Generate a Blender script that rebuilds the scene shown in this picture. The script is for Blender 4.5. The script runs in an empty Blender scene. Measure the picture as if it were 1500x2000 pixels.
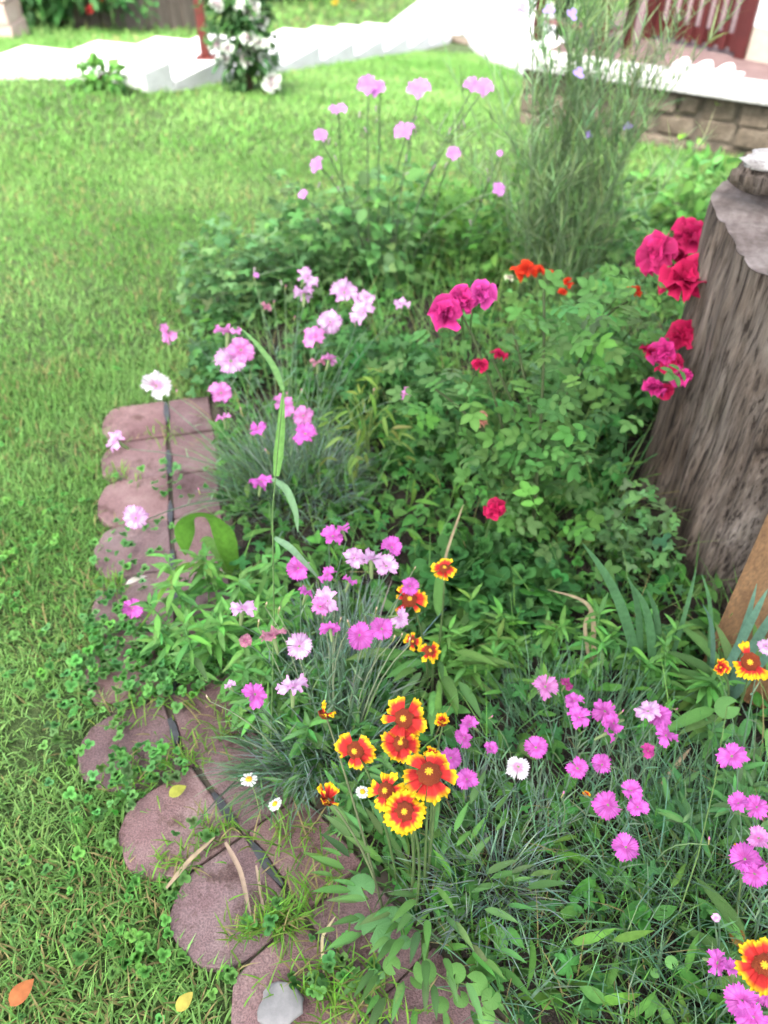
import bpy, math, random
import numpy as np
from mathutils import Matrix, Vector

random.seed(7); rng = np.random.default_rng(7)
scn = bpy.context.scene
COL = scn.collection
R = math.radians

# ------------------------------------------------------------------ camera, sky, sun, exposure
CAM_H, PITCH, FPX = 1.4, R(42.0), 1600.0
cam_d = bpy.data.cameras.new('camera'); cam = bpy.data.objects.new('camera', cam_d); COL.objects.link(cam)
cam.location = (0, 0, CAM_H); cam.rotation_euler = (R(90) - PITCH, 0, 0)
cam_d.sensor_fit = 'VERTICAL'; cam_d.sensor_height = 36.0
cam_d.lens = 36.0 * FPX / 2000.0
cam_d.clip_start = 0.02; cam_d.clip_end = 200
cam_d.dof.use_dof = True; cam_d.dof.focus_distance = 1.2; cam_d.dof.aperture_fstop = 3.2
scn.camera = cam

SUN_EL, SUN_AZ = R(60), R(202)          # azimuth measured from +Y towards +X
world = bpy.data.worlds.new('World'); scn.world = world; world.use_nodes = True
wn = world.node_tree; wn.nodes.clear()
sky = wn.nodes.new('ShaderNodeTexSky'); sky.sky_type = 'NISHITA'; sky.sun_disc = False
sky.sun_elevation = SUN_EL; sky.sun_rotation = SUN_AZ
sky.air_density = 1.0; sky.dust_density = 4.0; sky.ozone_density = 1.0
bg = wn.nodes.new('ShaderNodeBackground'); bg.inputs[1].default_value = 0.15
wo = wn.nodes.new('ShaderNodeOutputWorld')
hsv = wn.nodes.new('ShaderNodeHueSaturation'); hsv.inputs['Saturation'].default_value = .4   # thin overcast: greyer than a clear sky
wn.links.new(sky.outputs[0], hsv.inputs['Color']); wn.links.new(hsv.outputs[0], bg.inputs[0]); wn.links.new(bg.outputs[0], wo.inputs[0])
sun_d = bpy.data.lights.new('sun', 'SUN'); sun_d.energy = 1.5; sun_d.angle = R(18); sun_d.color = (1, .96, .9)
sun = bpy.data.objects.new('sun', sun_d); COL.objects.link(sun)
sdir = Vector((math.sin(SUN_AZ) * math.cos(SUN_EL), math.cos(SUN_AZ) * math.cos(SUN_EL), math.sin(SUN_EL)))
sun.rotation_euler = sdir.to_track_quat('Z', 'Y').to_euler()
vs = scn.view_settings
vs.view_transform = 'Standard'; vs.look = 'None'; vs.gamma = 1.0; vs.use_curve_mapping = False
vs.exposure = 2.7
scn.render.engine = 'CYCLES'
scn.cycles.max_bounces = 5; scn.cycles.transmission_bounces = 3; scn.cycles.diffuse_bounces = 3; scn.cycles.glossy_bounces = 2
scn.cycles.use_adaptive_sampling = True; scn.cycles.adaptive_threshold = .03
scn.cycles.caustics_reflective = False; scn.cycles.caustics_refractive = False

# ------------------------------------------------------------------ ground shape and pixel helpers (real positions found from the photo)
fw = np.array([0, math.cos(PITCH), -math.sin(PITCH)]); upv = np.array([0, math.sin(PITCH), math.cos(PITCH)])
CC = np.array([0, 0, CAM_H])
ST_P = np.array([-1.265, 5.398]); ST_D = np.array([math.cos(1.2), math.sin(1.2)]); ST_N = np.array([-ST_D[1], ST_D[0]])
ST_T, ST_R, ST_W, ST_Z = 0.70, 0.113, 1.056, 0.14
def gz(x, y):
    s = (np.asarray(x) - ST_P[0]) * ST_D[0] + (np.asarray(y) - ST_P[1]) * ST_D[1] + 0.15
    k = 0.25
    f = lambda q: np.where(q / k > 40, q, k * np.log1p(np.exp(np.clip(q / k, -50, 50))))
    sm = lambda a, b, q: (lambda t: t * t * (3 - 2 * t))(np.clip((q - a) / (b - a), 0, 1))
    bank = .11 * sm(3.4, 5.1, np.asarray(y)) * sm(-1.15, -1.6, np.asarray(x)) * (1 - sm(5.6, 6.5, np.asarray(y)))
    return -(ST_R / ST_T) * (f(s) - f(s - 5.6)) + bank
def ray(px, py):
    return np.array([1., 0, 0]) * (px - 750) / FPX + upv * (1000 - py) / FPX + fw
def G(px, py, z=0.0):
    d = ray(px, py); return CC + d * ((z - CAM_H) / d[2])
def GT(px, py, h=0.0):
    d = ray(px, py); lo, hi = 0.2, 40.0
    for _ in range(60):
        m = (lo + hi) / 2; p = CC + d * m
        if p[2] > float(gz(p[0], p[1])) + h: lo = m
        else: hi = m
    return CC + d * lo
def AY(px, py, Y):
    d = ray(px, py); return CC + d * (Y / d[1])
def depth(p): return float((np.asarray(p) - CC) @ fw)

# ------------------------------------------------------------------ materials
def nodes(name):
    m = bpy.data.materials.new(name); m.use_nodes = True
    nt = m.node_tree; nt.nodes.clear()
    o = nt.nodes.new('ShaderNodeOutputMaterial')
    return m, nt, o
def N(nt, t, **kw):
    n = nt.nodes.new(t)
    for k, v in kw.items(): setattr(n, k, v)
    return n
def noise(nt, scale, detail=4, rough=.6, vec=None, coord='Object'):
    n = N(nt, 'ShaderNodeTexNoise'); n.inputs['Scale'].default_value = scale
    n.inputs['Detail'].default_value = detail; n.inputs['Roughness'].default_value = rough
    if vec is None:
        tc = N(nt, 'ShaderNodeTexCoord'); vec = tc.outputs[coord]
    nt.links.new(vec, n.inputs['Vector'])
    return n
def ramp(nt, fac, stops):
    r = N(nt, 'ShaderNodeValToRGB'); e = r.color_ramp.elements
    while len(e) < len(stops): e.new(.5)
    for i, (p, c) in enumerate(stops):
        e[i].position = p; e[i].color = (*c, 1) if len(c) == 3 else c
    nt.links.new(fac, r.inputs[0]); return r
def mulcol(nt, a, b, fac=1.0):
    m = N(nt, 'ShaderNodeMix', data_type='RGBA', blend_type='MULTIPLY'); m.inputs[0].default_value = fac
    nt.links.new(a, m.inputs[6]); nt.links.new(b, m.inputs[7]); return m.outputs[2]
def bump(nt, h, strength=.4, dist=.01):
    b = N(nt, 'ShaderNodeBump'); b.inputs['Strength'].default_value = strength; b.inputs['Distance'].default_value = dist
    nt.links.new(h, b.inputs['Height']); return b.outputs[0]

def leafy(name, source, rough=.6, trans=.3, spec=.16, vein=90, tint=(1, 1, 1)):
    """thin plant tissue; colour from the mesh (Col) or from the object's own colour"""
    m, nt, o = nodes(name)
    if source == 'mesh':
        a = N(nt, 'ShaderNodeAttribute', attribute_name='Col'); c = a.outputs['Color']
    else:
        a = N(nt, 'ShaderNodeObjectInfo'); c = a.outputs['Color']
        b = N(nt, 'ShaderNodeAttribute', attribute_name='Shade'); c = mulcol(nt, c, b.outputs['Color'])
    n = noise(nt, vein, 3)
    r = ramp(nt, n.outputs[0], [(.25, (.72, .72, .72)), (.75, (1.2, 1.2, 1.15))])
    c = mulcol(nt, c, r.outputs[0])
    p = N(nt, 'ShaderNodeBsdfPrincipled'); p.inputs['Roughness'].default_value = rough
    p.inputs['Specular IOR Level'].default_value = spec
    nt.links.new(c, p.inputs['Base Color'])
    t = N(nt, 'ShaderNodeBsdfTranslucent')
    g = N(nt, 'ShaderNodeGamma'); g.inputs[1].default_value = .85; nt.links.new(c, g.inputs[0]); nt.links.new(g.outputs[0], t.inputs[0])
    mx = N(nt, 'ShaderNodeMixShader'); mx.inputs[0].default_value = trans
    nt.links.new(p.outputs[0], mx.inputs[1]); nt.links.new(t.outputs[0], mx.inputs[2]); nt.links.new(mx.outputs[0], o.inputs[0])
    return m
def solid(name, stops, scale=30, rough=.8, bumps=.3, bd=.004, spec=.3, detail=6, stretch=None, fine=None):
    m, nt, o = nodes(name)
    tc = N(nt, 'ShaderNodeTexCoord'); vec = tc.outputs['Object']
    if stretch:
        mp = N(nt, 'ShaderNodeMapping'); mp.inputs['Scale'].default_value = stretch
        nt.links.new(vec, mp.inputs[0]); vec = mp.outputs[0]
    n = noise(nt, scale, detail, .62, vec)
    r = ramp(nt, n.outputs[0], stops); c = r.outputs[0]
    h = n.outputs[0]
    if fine:
        n2 = noise(nt, fine, 2, .5, vec); r2 = ramp(nt, n2.outputs[0], [(.3, (.72, .72, .72)), (.7, (1.25, 1.25, 1.25))])
        c = mulcol(nt, c, r2.outputs[0])
        ad = N(nt, 'ShaderNodeMath', operation='ADD'); nt.links.new(n.outputs[0], ad.inputs[0]); nt.links.new(n2.outputs[0], ad.inputs[1]); h = ad.outputs[0]
    p = N(nt, 'ShaderNodeBsdfPrincipled'); p.inputs['Roughness'].default_value = rough
    p.inputs['Specular IOR Level'].default_value = spec
    nt.links.new(c, p.inputs['Base Color'])
    nt.links.new(bump(nt, h, bumps, bd), p.inputs['Normal'])
    nt.links.new(p.outputs[0], o.inputs[0]); return m

M = {}
M['leaf_mesh'] = leafy('leaf_tissue', 'mesh')
M['leaf_obj'] = leafy('leaf_tissue_single', 'object')
M['petal'] = leafy('petal_tissue', 'object', rough=.65, trans=.25, spec=.15, vein=160)
M['stem'] = leafy('stem_tissue', 'object', trans=.05, vein=60)
M['soil'] = solid('dark_soil', [(.3, (.012, .009, .007)), (.55, (.035, .026, .019)), (.8, (.075, .055, .04))], 45, .95, .8, .02, fine=220)
M['turf'] = solid('lawn_soil', [(.3, (.025, .045, .011)), (.55, (.045, .072, .020)), (.8, (.075, .075, .035))], 14, .95, .6, .02, fine=160)
M['paver'] = solid('red_concrete', [(.25, (.085, .041, .043)), (.5, (.135, .070, .071)), (.8, (.195, .118, .116))], 7, .92, .5, .003, fine=380)
m, nt, o_ = nodes('weathered_red_concrete')
oi = N(nt, 'ShaderNodeObjectInfo'); tc = N(nt, 'ShaderNodeTexCoord'); ge = N(nt, 'ShaderNodeNewGeometry')
n1 = noise(nt, 5, 6, .65, ge.outputs['Position']); n2 = noise(nt, 330, 2, .5, ge.outputs['Position']); n3 = noise(nt, 16, 6, .7, ge.outputs['Position'])
r1 = ramp(nt, n1.outputs[0], [(.3, (.105, .058, .060)), (.5, (.155, .096, .096)), (.72, (.225, .16, .155))])
r2 = ramp(nt, n2.outputs[0], [(.32, (.68, .68, .68)), (.68, (1.28, 1.28, 1.28))])
r3 = ramp(nt, n3.outputs[0], [(.34, (.50, .47, .42)), (.46, (1, 1, 1)), (.64, (1, 1, 1)), (.74, (.72, .78, .62))])
r4 = ramp(nt, oi.outputs['Random'], [(0, (.82, .84, .86)), (1, (1.16, 1.12, 1.08))])
c = mulcol(nt, mulcol(nt, mulcol(nt, r1.outputs[0], r2.outputs[0]), r3.outputs[0]), r4.outputs[0])
p_ = N(nt, 'ShaderNodeBsdfPrincipled'); p_.inputs['Roughness'].default_value = .93; p_.inputs['Specular IOR Level'].default_value = .2; nt.links.new(c, p_.inputs['Base Color'])
ad = N(nt, 'ShaderNodeMath', operation='ADD'); nt.links.new(n3.outputs[0], ad.inputs[0]); nt.links.new(n2.outputs[0], ad.inputs[1])
nt.links.new(bump(nt, ad.outputs[0], .55, .003), p_.inputs['Normal']); nt.links.new(p_.outputs[0], o_.inputs[0]); M['paver'] = m
M['strip'] = solid('dark_rubber', [(.3, (.022, .024, .028)), (.7, (.06, .062, .068))], 60, .75, .3, .003)
M['concrete'] = solid('white_concrete', [(.3, (.46, .455, .45)), (.7, (.56, .555, .55))], 6, .9, .2, .004, fine=150)
M['concrete_grey'] = solid('grey_concrete', [(.3, (.30, .29, .28)), (.7, (.44, .43, .41))], 9, .9, .3, .004, fine=150)
M['weathered'] = solid('weathered_planks', [(.3, (.055, .042, .031)), (.55, (.105, .084, .066)), (.8, (.16, .135, .11))], 8, .85, .4, .004, stretch=(6, 6, .5), fine=60)
M['red_paint'] = solid('red_brown_paint', [(.3, (.036, .006, .006)), (.7, (.062, .010, .009))], 12, .5, .2, .002)
M['red_post'] = solid('red_post_paint', [(.3, (.065, .010, .007)), (.7, (.095, .016, .011))], 12, .6, .2, .002)
M['pink_paint'] = solid('faded_red_paint', [(.3, (.12, .05, .05)), (.7, (.17, .085, .085))], 12, .6, .2, .002)
M['stone'] = solid('brown_stone', [(.25, (.05, .038, .026)), (.5, (.09, .07, .05)), (.8, (.15, .125, .095))], 9, .9, .6, .01, fine=70)
M['mortar'] = solid('old_mortar', [(.3, (.045, .037, .027)), (.7, (.085, .07, .053))], 20, .95, .5, .006)
M['terrace'] = solid('brown_red_paving', [(.3, (.075, .045, .043)), (.7, (.12, .078, .074))], 10, .85, .3, .003, fine=120)
M['white_wall'] = solid('white_plaster', [(.3, (.72, .73, .75)), (.7, (.8, .81, .83))], 8, .9, .2, .003, fine=120)
M['beige'] = solid('beige_plinth', [(.3, (.25, .21, .17)), (.7, (.33, .29, .24))], 10, .9, .3, .003)
M['pale_stone'] = solid('pale_pink_stone', [(.3, (.26, .18, .145)), (.7, (.40, .31, .26))], 7, .9, .4, .01)
M['shoe'] = solid('white_rubber', [(.3, (.42, .42, .42)), (.7, (.5, .5, .5))], 20, .5, .1, .001)
M['blue'] = solid('pale_blue_cloth', [(.3, (.10, .18, .36)), (.7, (.18, .26, .44))], 20, .9, .3, .004)
M['board'] = solid('brown_plywood', [(.3, (.085, .043, .016)), (.55, (.14, .075, .03)), (.8, (.2, .115, .05))], 7, .7, .3, .002, stretch=(5, 5, .6), fine=40)
M['straw'] = leafy('dry_straw', 'object', trans=.15, vein=60)
M['chip'] = solid('grey_stone_chip', [(.3, (.12, .117, .115)), (.7, (.22, .21, .205))], 25, .9, .4, .003)
M['disc'] = solid('flower_disc', [(.35, (.10, .012, .006)), (.6, (.30, .05, .01)), (.75, (.6, .25, .02))], 420, .9, .8, .003)
M['disc_yellow'] = solid('yellow_disc', [(.35, (.55, .25, .01)), (.65, (.8, .5, .03))], 500, .9, .6, .002)

# ------------------------------------------------------------------ mesh helpers
def mk(name, V, F, mat, parent=None, loc=None, smooth=True, col=None, shade=None, uvt=None):
    V = np.asarray(V, dtype=np.float32).reshape(-1, 3)
    me = bpy.data.meshes.new(name)
    if isinstance(F, np.ndarray):
        nf, k = F.shape
        me.vertices.add(len(V)); me.vertices.foreach_set('co', V.ravel())
        me.loops.add(nf * k); me.loops.foreach_set('vertex_index', F.astype(np.int32).ravel())
        me.polygons.add(nf); me.polygons.foreach_set('loop_start', np.arange(0, nf * k, k, dtype=np.int32))
        me.polygons.foreach_set('loop_total', np.full(nf, k, dtype=np.int32))
        me.update(calc_edges=True)
    else:
        me.from_pydata([tuple(v) for v in V], [], [tuple(int(i) for i in f) for f in F]); me.update()
    if smooth: me.polygons.foreach_set('use_smooth', np.ones(len(me.polygons), dtype=bool))
    for nm, c in (('Col', col), ('Shade', shade)):
        if c is not None:
            at = me.attributes.new(nm, 'FLOAT_COLOR', 'POINT')
            c4 = np.ones((len(V), 4), dtype=np.float32); c4[:, :3] = c
            at.data.foreach_set('color', c4.ravel())
    if mat: me.materials.append(M[mat])
    return link(name, me, parent, loc)
def link(name, me, parent=None, loc=None):
    o = bpy.data.objects.new(name, me); COL.objects.link(o)
    if parent is not None: o.parent = parent
    if loc is not None: o.location = loc
    return o
def tag(o, label=None, cat=None, group=None, kind=None):
    if label: o['label'] = label
    if cat: o['category'] = cat
    if group: o['group'] = group
    if kind: o['kind'] = kind
    return o
def thing(name, loc, label, cat, group=None):
    o = bpy.data.objects.new(name, None); COL.objects.link(o); o.location = loc; o.empty_display_size = .05
    return tag(o, label, cat, group)
def unit(v): 
    v = np.asarray(v, float); return v / (np.linalg.norm(v) + 1e-9)

class Tmpl:
    def __init__(s, V, F, shade=None):
        s.V = np.asarray(V, float); s.F = np.asarray(F, int); s.sh = np.ones(len(s.V)) if shade is None else np.asarray(shade, float)
def join_t(ts):
    V, F, S, n = [], [], [], 0
    for t in ts: V.append(t.V); F.append(t.F + n); S.append(t.sh); n += len(t.V)
    return Tmpl(np.vstack(V), np.vstack(F), np.concatenate(S))
def xf(t, Rm=np.eye(3), s=1, p=(0, 0, 0)): return Tmpl((t.V * s) @ np.asarray(Rm).T + np.asarray(p), t.F, t.sh)
def rz(a): c, s = math.cos(a), math.sin(a); return np.array([[c, -s, 0], [s, c, 0], [0, 0, 1]])
def rx(a): c, s = math.cos(a), math.sin(a); return np.array([[1, 0, 0], [0, c, -s], [0, s, c]])

def t_ovate(w=.5, rows=5, fold=.12, droop=.25, peak=.4, serr=0.0):
    """leaf of length 1 along +Y, V-folded along the midrib, drooping"""
    V, S = [], []
    for i in range(rows + 1):
        t = i / rows
        hw = w / 2 * (math.sin(math.pi * t ** (math.log(.5) / math.log(peak))) ** .8 if 0 < t < 1 else 0.015)
        if serr and 0 < i < rows: hw *= 1 + serr * (1 if i % 2 else -1)
        z = -droop * t * t
        V += [(-hw, t, z + fold * hw * 2), (0, t, z), (hw, t, z + fold * hw * 2)]; S += [1.0, 1.12, 1.0]
    F = []
    for i in range(rows):
        a, b = 3 * i, 3 * i + 3
        for k in (0, 1): F += [(a + k, a + k + 1, b + k + 1), (a + k, b + k + 1, b + k)]
    return Tmpl(V, F, S)
def t_polar(outline, cup=.1, wav=.05, petiole=0.0, rings=(.55, 1.0)):
    """leaf blade as rings of an outline r(theta) around the petiole point, pointing to +Y"""
    n = len(outline); V = [(0, 0, 0)]; S = [1.15]
    for ri, q in enumerate(rings):
        for k, (x, y) in enumerate(outline):
            r = math.hypot(x, y) * q
            V.append((x * q, y * q, -cup * r * r + wav * math.sin(k * 2.4) * q)); S.append(1.06 if q < .8 else .97)
    F = []
    for k in range(n - 1): F.append((0, 1 + k, 2 + k))
    for ri in range(len(rings) - 1):
        a, b = 1 + ri * n, 1 + (ri + 1) * n
        for k in range(n - 1): F += [(a + k, b + k, b + k + 1), (a + k, b + k + 1, a + k + 1)]
    return Tmpl(V, F, S)
def lobed(nl=5, depth=.4, span=R(290), n=26):
    o = []
    for k in range(n):
        a = -span / 2 + span * k / (n - 1)
        r = .5 * (1 - depth * (.5 - .5 * math.cos(a / span * nl * 2 * math.pi + (math.pi if nl % 2 == 0 else 0)))) * (1 - .15 * abs(a) / math.pi)
        r *= 1 + .05 * (-1) ** k
        o.append((math.sin(a) * r, math.cos(a) * r))
    return [(x, y) for x, y in o]
T = {}
T['ovate'] = t_ovate(.5, 5, .14, .3)
T['broad'] = t_ovate(.72, 5, .1, .25, .4, .08)
T['lance'] = t_ovate(.22, 5, .16, .4, .42)
T['serrate'] = t_ovate(.62, 6, .12, .22, .45, .13)
T['lobed'] = t_polar(lobed(5, .5), .35, .04)
T['lobed3'] = t_polar(lobed(3, .5, R(250), 20), .3, .03)
T['round'] = t_polar([(math.sin(a) * .5 * (1 - .1 * abs(a) / 3) * (1 + .015 * math.cos(a * 14)), math.cos(a) * .5 * (1 - .1 * abs(a) / 3) * (1 + .015 * math.cos(a * 14))) for a in np.linspace(-2.85, 2.85, 34)], .35, .012, rings=(.35, .7, 1.0))
T['fall'] = t_ovate(.62, 10, .18, .22, .42)
cl = t_polar([(math.sin(a) * .27 * (1 - .12 * (abs(a) < .2)), .27 + .27 * math.cos(a) * (1 - .15 * (abs(a) < .2))) for a in np.linspace(-math.pi, math.pi, 9)], -.3, .0, rings=(1.0,))
T['clover'] = join_t([xf(cl, rz(a)) for a in (0, R(120), R(240))])
lf = t_ovate(.62, 4, .12, .2, .45, .1)
T['rose'] = join_t([xf(lf, rz(0), .42, (0, .58, -.06)), xf(lf, rz(R(62)), .36, (0, .56, -.05)), xf(lf, rz(-R(62)), .36, (0, .56, -.05)),
                    xf(lf, rz(R(68)), .30, (0, .28, -.01)), xf(lf, rz(-R(68)), .30, (0, .28, -.01)),
                    Tmpl([(-.008, 0, 0), (.008, 0, 0), (.006, .6, -.06), (-.006, .6, -.06)], [(0, 1, 2), (0, 2, 3)])])
pin = t_ovate(.34, 3, .12, .2)
T['fern'] = join_t([xf(pin, rz(s * R(58)), .34 * (1 - .75 * q), (0, q * .8, -.12 * q * q)) for q in np.linspace(.12, .95, 6) for s in (-1, 1)] + [xf(pin, rz(0), .25, (0, .8, -.1))])

def frames(d, up=None, roll=None):
    """rotation matrices with +Y along d and +Z as close to up as can be"""
    d = d / (np.linalg.norm(d, axis=1, keepdims=True) + 1e-9)
    if up is None: up = np.tile([0, 0, 1.], (len(d), 1))
    x = np.cross(d, up); x /= (np.linalg.norm(x, axis=1, keepdims=True) + 1e-9)
    z = np.cross(x, d)
    if roll is not None:
        c, s = np.cos(roll)[:, None], np.sin(roll)[:, None]; x, z = x * c + z * s, z * c - x * s
    return np.stack([x, d, z], axis=2)
def inst(t, pos, Rm, s, col):
    n, nv = len(pos), len(t.V)
    s = np.asarray(s, float).reshape(n, 1, 1)
    V = np.einsum('nij,vj->nvi', Rm, t.V) * s + pos[:, None, :]
    F = (t.F[None] + (np.arange(n) * nv)[:, None, None]).reshape(-1, 3)
    C = col[:, None, :] * t.sh[None, :, None]
    return V.reshape(-1, 3), F, C.reshape(-1, 3)
def cat(parts):
    V, F, C, n = [], [], [], 0
    for v, f, c in parts:
        V.append(v); F.append(f + n); C.append(c); n += len(v)
    return np.vstack(V), np.vstack(F), np.vstack(C)
def blades(base, az, L, W, e0, bend, col, seg=3, flat=None):
    """strap leaves: elevation falls from e0 by bend along the blade"""
    n = len(base); ca, sa = np.cos(az), np.sin(az)
    side = np.stack([-sa, ca, np.zeros(n)], 1)
    if flat is not None:
        side = side * np.cos(flat)[:, None] + np.array([0, 0, 1.]) * np.sin(flat)[:, None]
    p = base.copy(); V = []
    for i in range(seg + 1):
        t = i / seg; w = W * (1 - t ** 2.2) * (.7 + .3 * min(1, t * 4 + .3))
        if i < seg: V += [p - side * (w / 2)[:, None], p + side * (w / 2)[:, None]]
        else: V += [p]
        el = e0 - bend * (t + .5 / seg)
        p = p + np.stack([np.cos(el) * ca, np.cos(el) * sa, np.sin(el)], 1) * (L / seg)[:, None]
    V = np.stack(V, 1); nv = V.shape[1]
    f = []
    for i in range(seg - 1): a = 2 * i; f += [(a, a + 1, a + 3), (a, a + 3, a + 2)]
    a = 2 * (seg - 1); f += [(a, a + 1, a + 2)]
    F = (np.array(f)[None] + (np.arange(n) * nv)[:, None, None]).reshape(-1, 3)
    return V.reshape(-1, 3), F, np.repeat(col, nv, axis=0)
def tube(path, rad, n=5):
    P = np.asarray(path, float); m = len(P); rad = np.broadcast_to(np.asarray(rad, float), (m,))
    V = []
    for i in range(m):
        t = unit(P[min(i + 1, m - 1)] - P[max(i - 1, 0)])
        a = unit(np.cross(t, [0.31, .95, .07])); b = np.cross(t, a)
        for k in range(n):
            q = 2 * math.pi * k / n; V.append(P[i] + (a * math.cos(q) + b * math.sin(q)) * rad[i])
    F = []
    for i in range(m - 1):
        for k in range(n):
            a, b = i * n + k, i * n + (k + 1) % n; F += [(a, b, b + n), (a, b + n, a + n)]
    return np.array(V), np.array(F)
def bez(a, b, up=.6, k=6, jit=.01, sag=None):
    a, b = np.asarray(a, float), np.asarray(b, float); h = b - a
    c = a + np.array([h[0] * .25, h[1] * .25, h[2] * up]) + rng.normal(0, jit, 3)
    t = np.linspace(0, 1, k)[:, None]
    return a * (1 - t) ** 2 + 2 * c * t * (1 - t) + b * t * t
def box(x0, y0, z0, x1, y1, z1):
    V = [(x0, y0, z0), (x1, y0, z0), (x1, y1, z0), (x0, y1, z0), (x0, y0, z1), (x1, y0, z1), (x1, y1, z1), (x0, y1, z1)]
    F = [(3, 2, 1, 0), (4, 5, 6, 7), (0, 1, 5, 4), (1, 2, 6, 5), (2, 3, 7, 6), (3, 0, 4, 7)]
    return np.array(V, float), F
def bevel(o, w=.004, seg=2):
    m = o.modifiers.new('bevel', 'BEVEL'); m.width = w; m.segments = seg; m.limit_method = 'ANGLE'; return o
def prism(poly, z0, z1):
    n = len(poly); V = [(x, y, z0) for x, y in poly] + [(x, y, z1) for x, y in poly]
    F = [tuple(range(n))[::-1], tuple(range(n, 2 * n))] + [(i, (i + 1) % n, n + (i + 1) % n, n + i) for i in range(n)]
    return np.array(V, float), F
def inpoly(x, y, poly):
    r = np.zeros(len(x), bool); j = len(poly) - 1
    for i in range(len(poly)):
        xi, yi = poly[i]; xj, yj = poly[j]
        c = ((yi > y) != (yj > y)) & (x < (xj - xi) * (y - yi) / (yj - yi + 1e-12) + xi)
        r ^= c; j = i
    return r
def vnoise(x, y, sc, seed=0):
    g = np.random.default_rng(seed).random((64, 64))
    u, v = x * sc, y * sc; i, j = np.floor(u).astype(int), np.floor(v).astype(int); fu, fv = u - i, v - j
    fu, fv = fu * fu * (3 - 2 * fu), fv * fv * (3 - 2 * fv)
    q = lambda a, b: g[a % 64, b % 64]
    return (q(i, j) * (1 - fu) + q(i + 1, j) * fu) * (1 - fv) + (q(i, j + 1) * (1 - fu) + q(i + 1, j + 1) * fu) * fv
def colors(n, base, var=.2, hue=.11):
    c = (np.array(base) * (1.02, 1.08, .88))[None] * (1 + rng.normal(0, var, (n, 1)).clip(-.45, .6)) * (1 + rng.normal(0, hue, (n, 3)))
    return c.clip(.004, .9)

# ------------------------------------------------------------------ the setting
DASH = [(322, 760), (330, 840), (335, 980), (340, 1100), (348, 1250), (335, 1410), (415, 1550), (520, 1690), (600, 1800), (720, 1960), (880, 2150), (1050, 2330)]
dash = np.array([G(*p)[:2] for p in DASH])
def resample(P, step):
    Q = [P[0]]
    # Catmull-Rom through the points, then even spacing
    pts = []
    for i in range(len(P) - 1):
        a, b, c, d = P[max(i - 1, 0)], P[i], P[i + 1], P[min(i + 2, len(P) - 1)]
        for t in np.linspace(0, 1, 20, endpoint=False):
            pts.append(.5 * ((2 * b) + (-a + c) * t + (2 * a - 5 * b + 4 * c - d) * t * t + (-a + 3 * b - 3 * c + d) * t ** 3))
    pts.append(P[-1]); pts = np.array(pts)
    s = np.concatenate([[0], np.cumsum(np.linalg.norm(np.diff(pts, axis=0), axis=1))])
    q = np.arange(0, s[-1], step)
    return np.stack([np.interp(q, s, pts[:, 0]), np.interp(q, s, pts[:, 1])], 1)
STEP = .178
curve = resample(dash, STEP)
tang = np.gradient(curve, axis=0); tang /= np.linalg.norm(tang, axis=1, keepdims=True)
lawnward = np.stack([tang[:, 1], -tang[:, 0]], 1)       # towards the lawn
fine = resample(dash, .03); ft = np.gradient(fine, axis=0); ft /= np.linalg.norm(ft, axis=1, keepdims=True)
fl = np.stack([ft[:, 1], -ft[:, 0]], 1)
path_poly = [tuple(p) for p in (fine + fl * .10)[3:]] + [tuple(p) for p in (fine - fl * .15)[:2:-1]]
back_edge = fine - fl * .13
BED_BACK = [(410, 740), (405, 650), (460, 560), (570, 500), (760, 460), (1000, 440), (1250, 420), (1460, 400), (1800, 400)]
bed_poly = [tuple(G(*p)[:2]) for p in BED_BACK] + [(1.9, .9), (1.6, -.1)] + [tuple(p) for p in back_edge[::-1] if p[1] > -.1]
bed_poly_arr = bed_poly

def ground_sheet():
    xs = np.concatenate([np.arange(-30, -4, 1.0), np.arange(-4, 4.01, .1), np.arange(5, 31, 1.0)])
    ys = np.concatenate([np.arange(-6, -.5, .5), np.arange(-.5, 9.01, .1), np.arange(9.5, 45, 1.0)])
    X, Y = np.meshgrid(xs, ys); Z = gz(X, Y) + .012 * (vnoise(X.ravel(), Y.ravel(), 1.7, 3).reshape(X.shape) - .5)
    n, m = X.shape; V = np.stack([X, Y, Z], 2).reshape(-1, 3)
    i, j = np.meshgrid(np.arange(n - 1), np.arange(m - 1), indexing='ij'); a = (i * m + j).ravel()
    return V, np.stack([a, a + 1, a + m + 1, a + m], 1)
V, F = ground_sheet()
tag(mk('lawn', V, F, 'turf'), kind='structure')
# bed soil: a sheet slightly mounded above the lawn
xs = np.arange(-1.2, 2.2, .03); ys = np.arange(-.3, 4.6, .03); X, Y = np.meshgrid(xs, ys)
ins = inpoly(X.ravel(), Y.ravel(), bed_poly).reshape(X.shape)
Zb = .016 + .03 * vnoise(X.ravel(), Y.ravel(), 3.1, 5).reshape(X.shape) + .012 * vnoise(X.ravel(), Y.ravel(), 14, 6).reshape(X.shape)
Zb = Zb + gz(X, Y) * (Y > 3.2)
n, m = X.shape; ii, jj = np.meshgrid(np.arange(n - 1), np.arange(m - 1), indexing='ij')
ok = ins[:-1, :-1] & ins[1:, :-1] & ins[:-1, 1:] & ins[1:, 1:]
a = (ii * m + jj)[ok]
F = np.stack([a, a + 1, a + m + 1, a + m], 1); used, inv = np.unique(F, return_inverse=True)
tag(mk('flower_bed', np.stack([X, Y, Zb], 2).reshape(-1, 3)[used], inv.reshape(F.shape), 'soil'), kind='structure')

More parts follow.
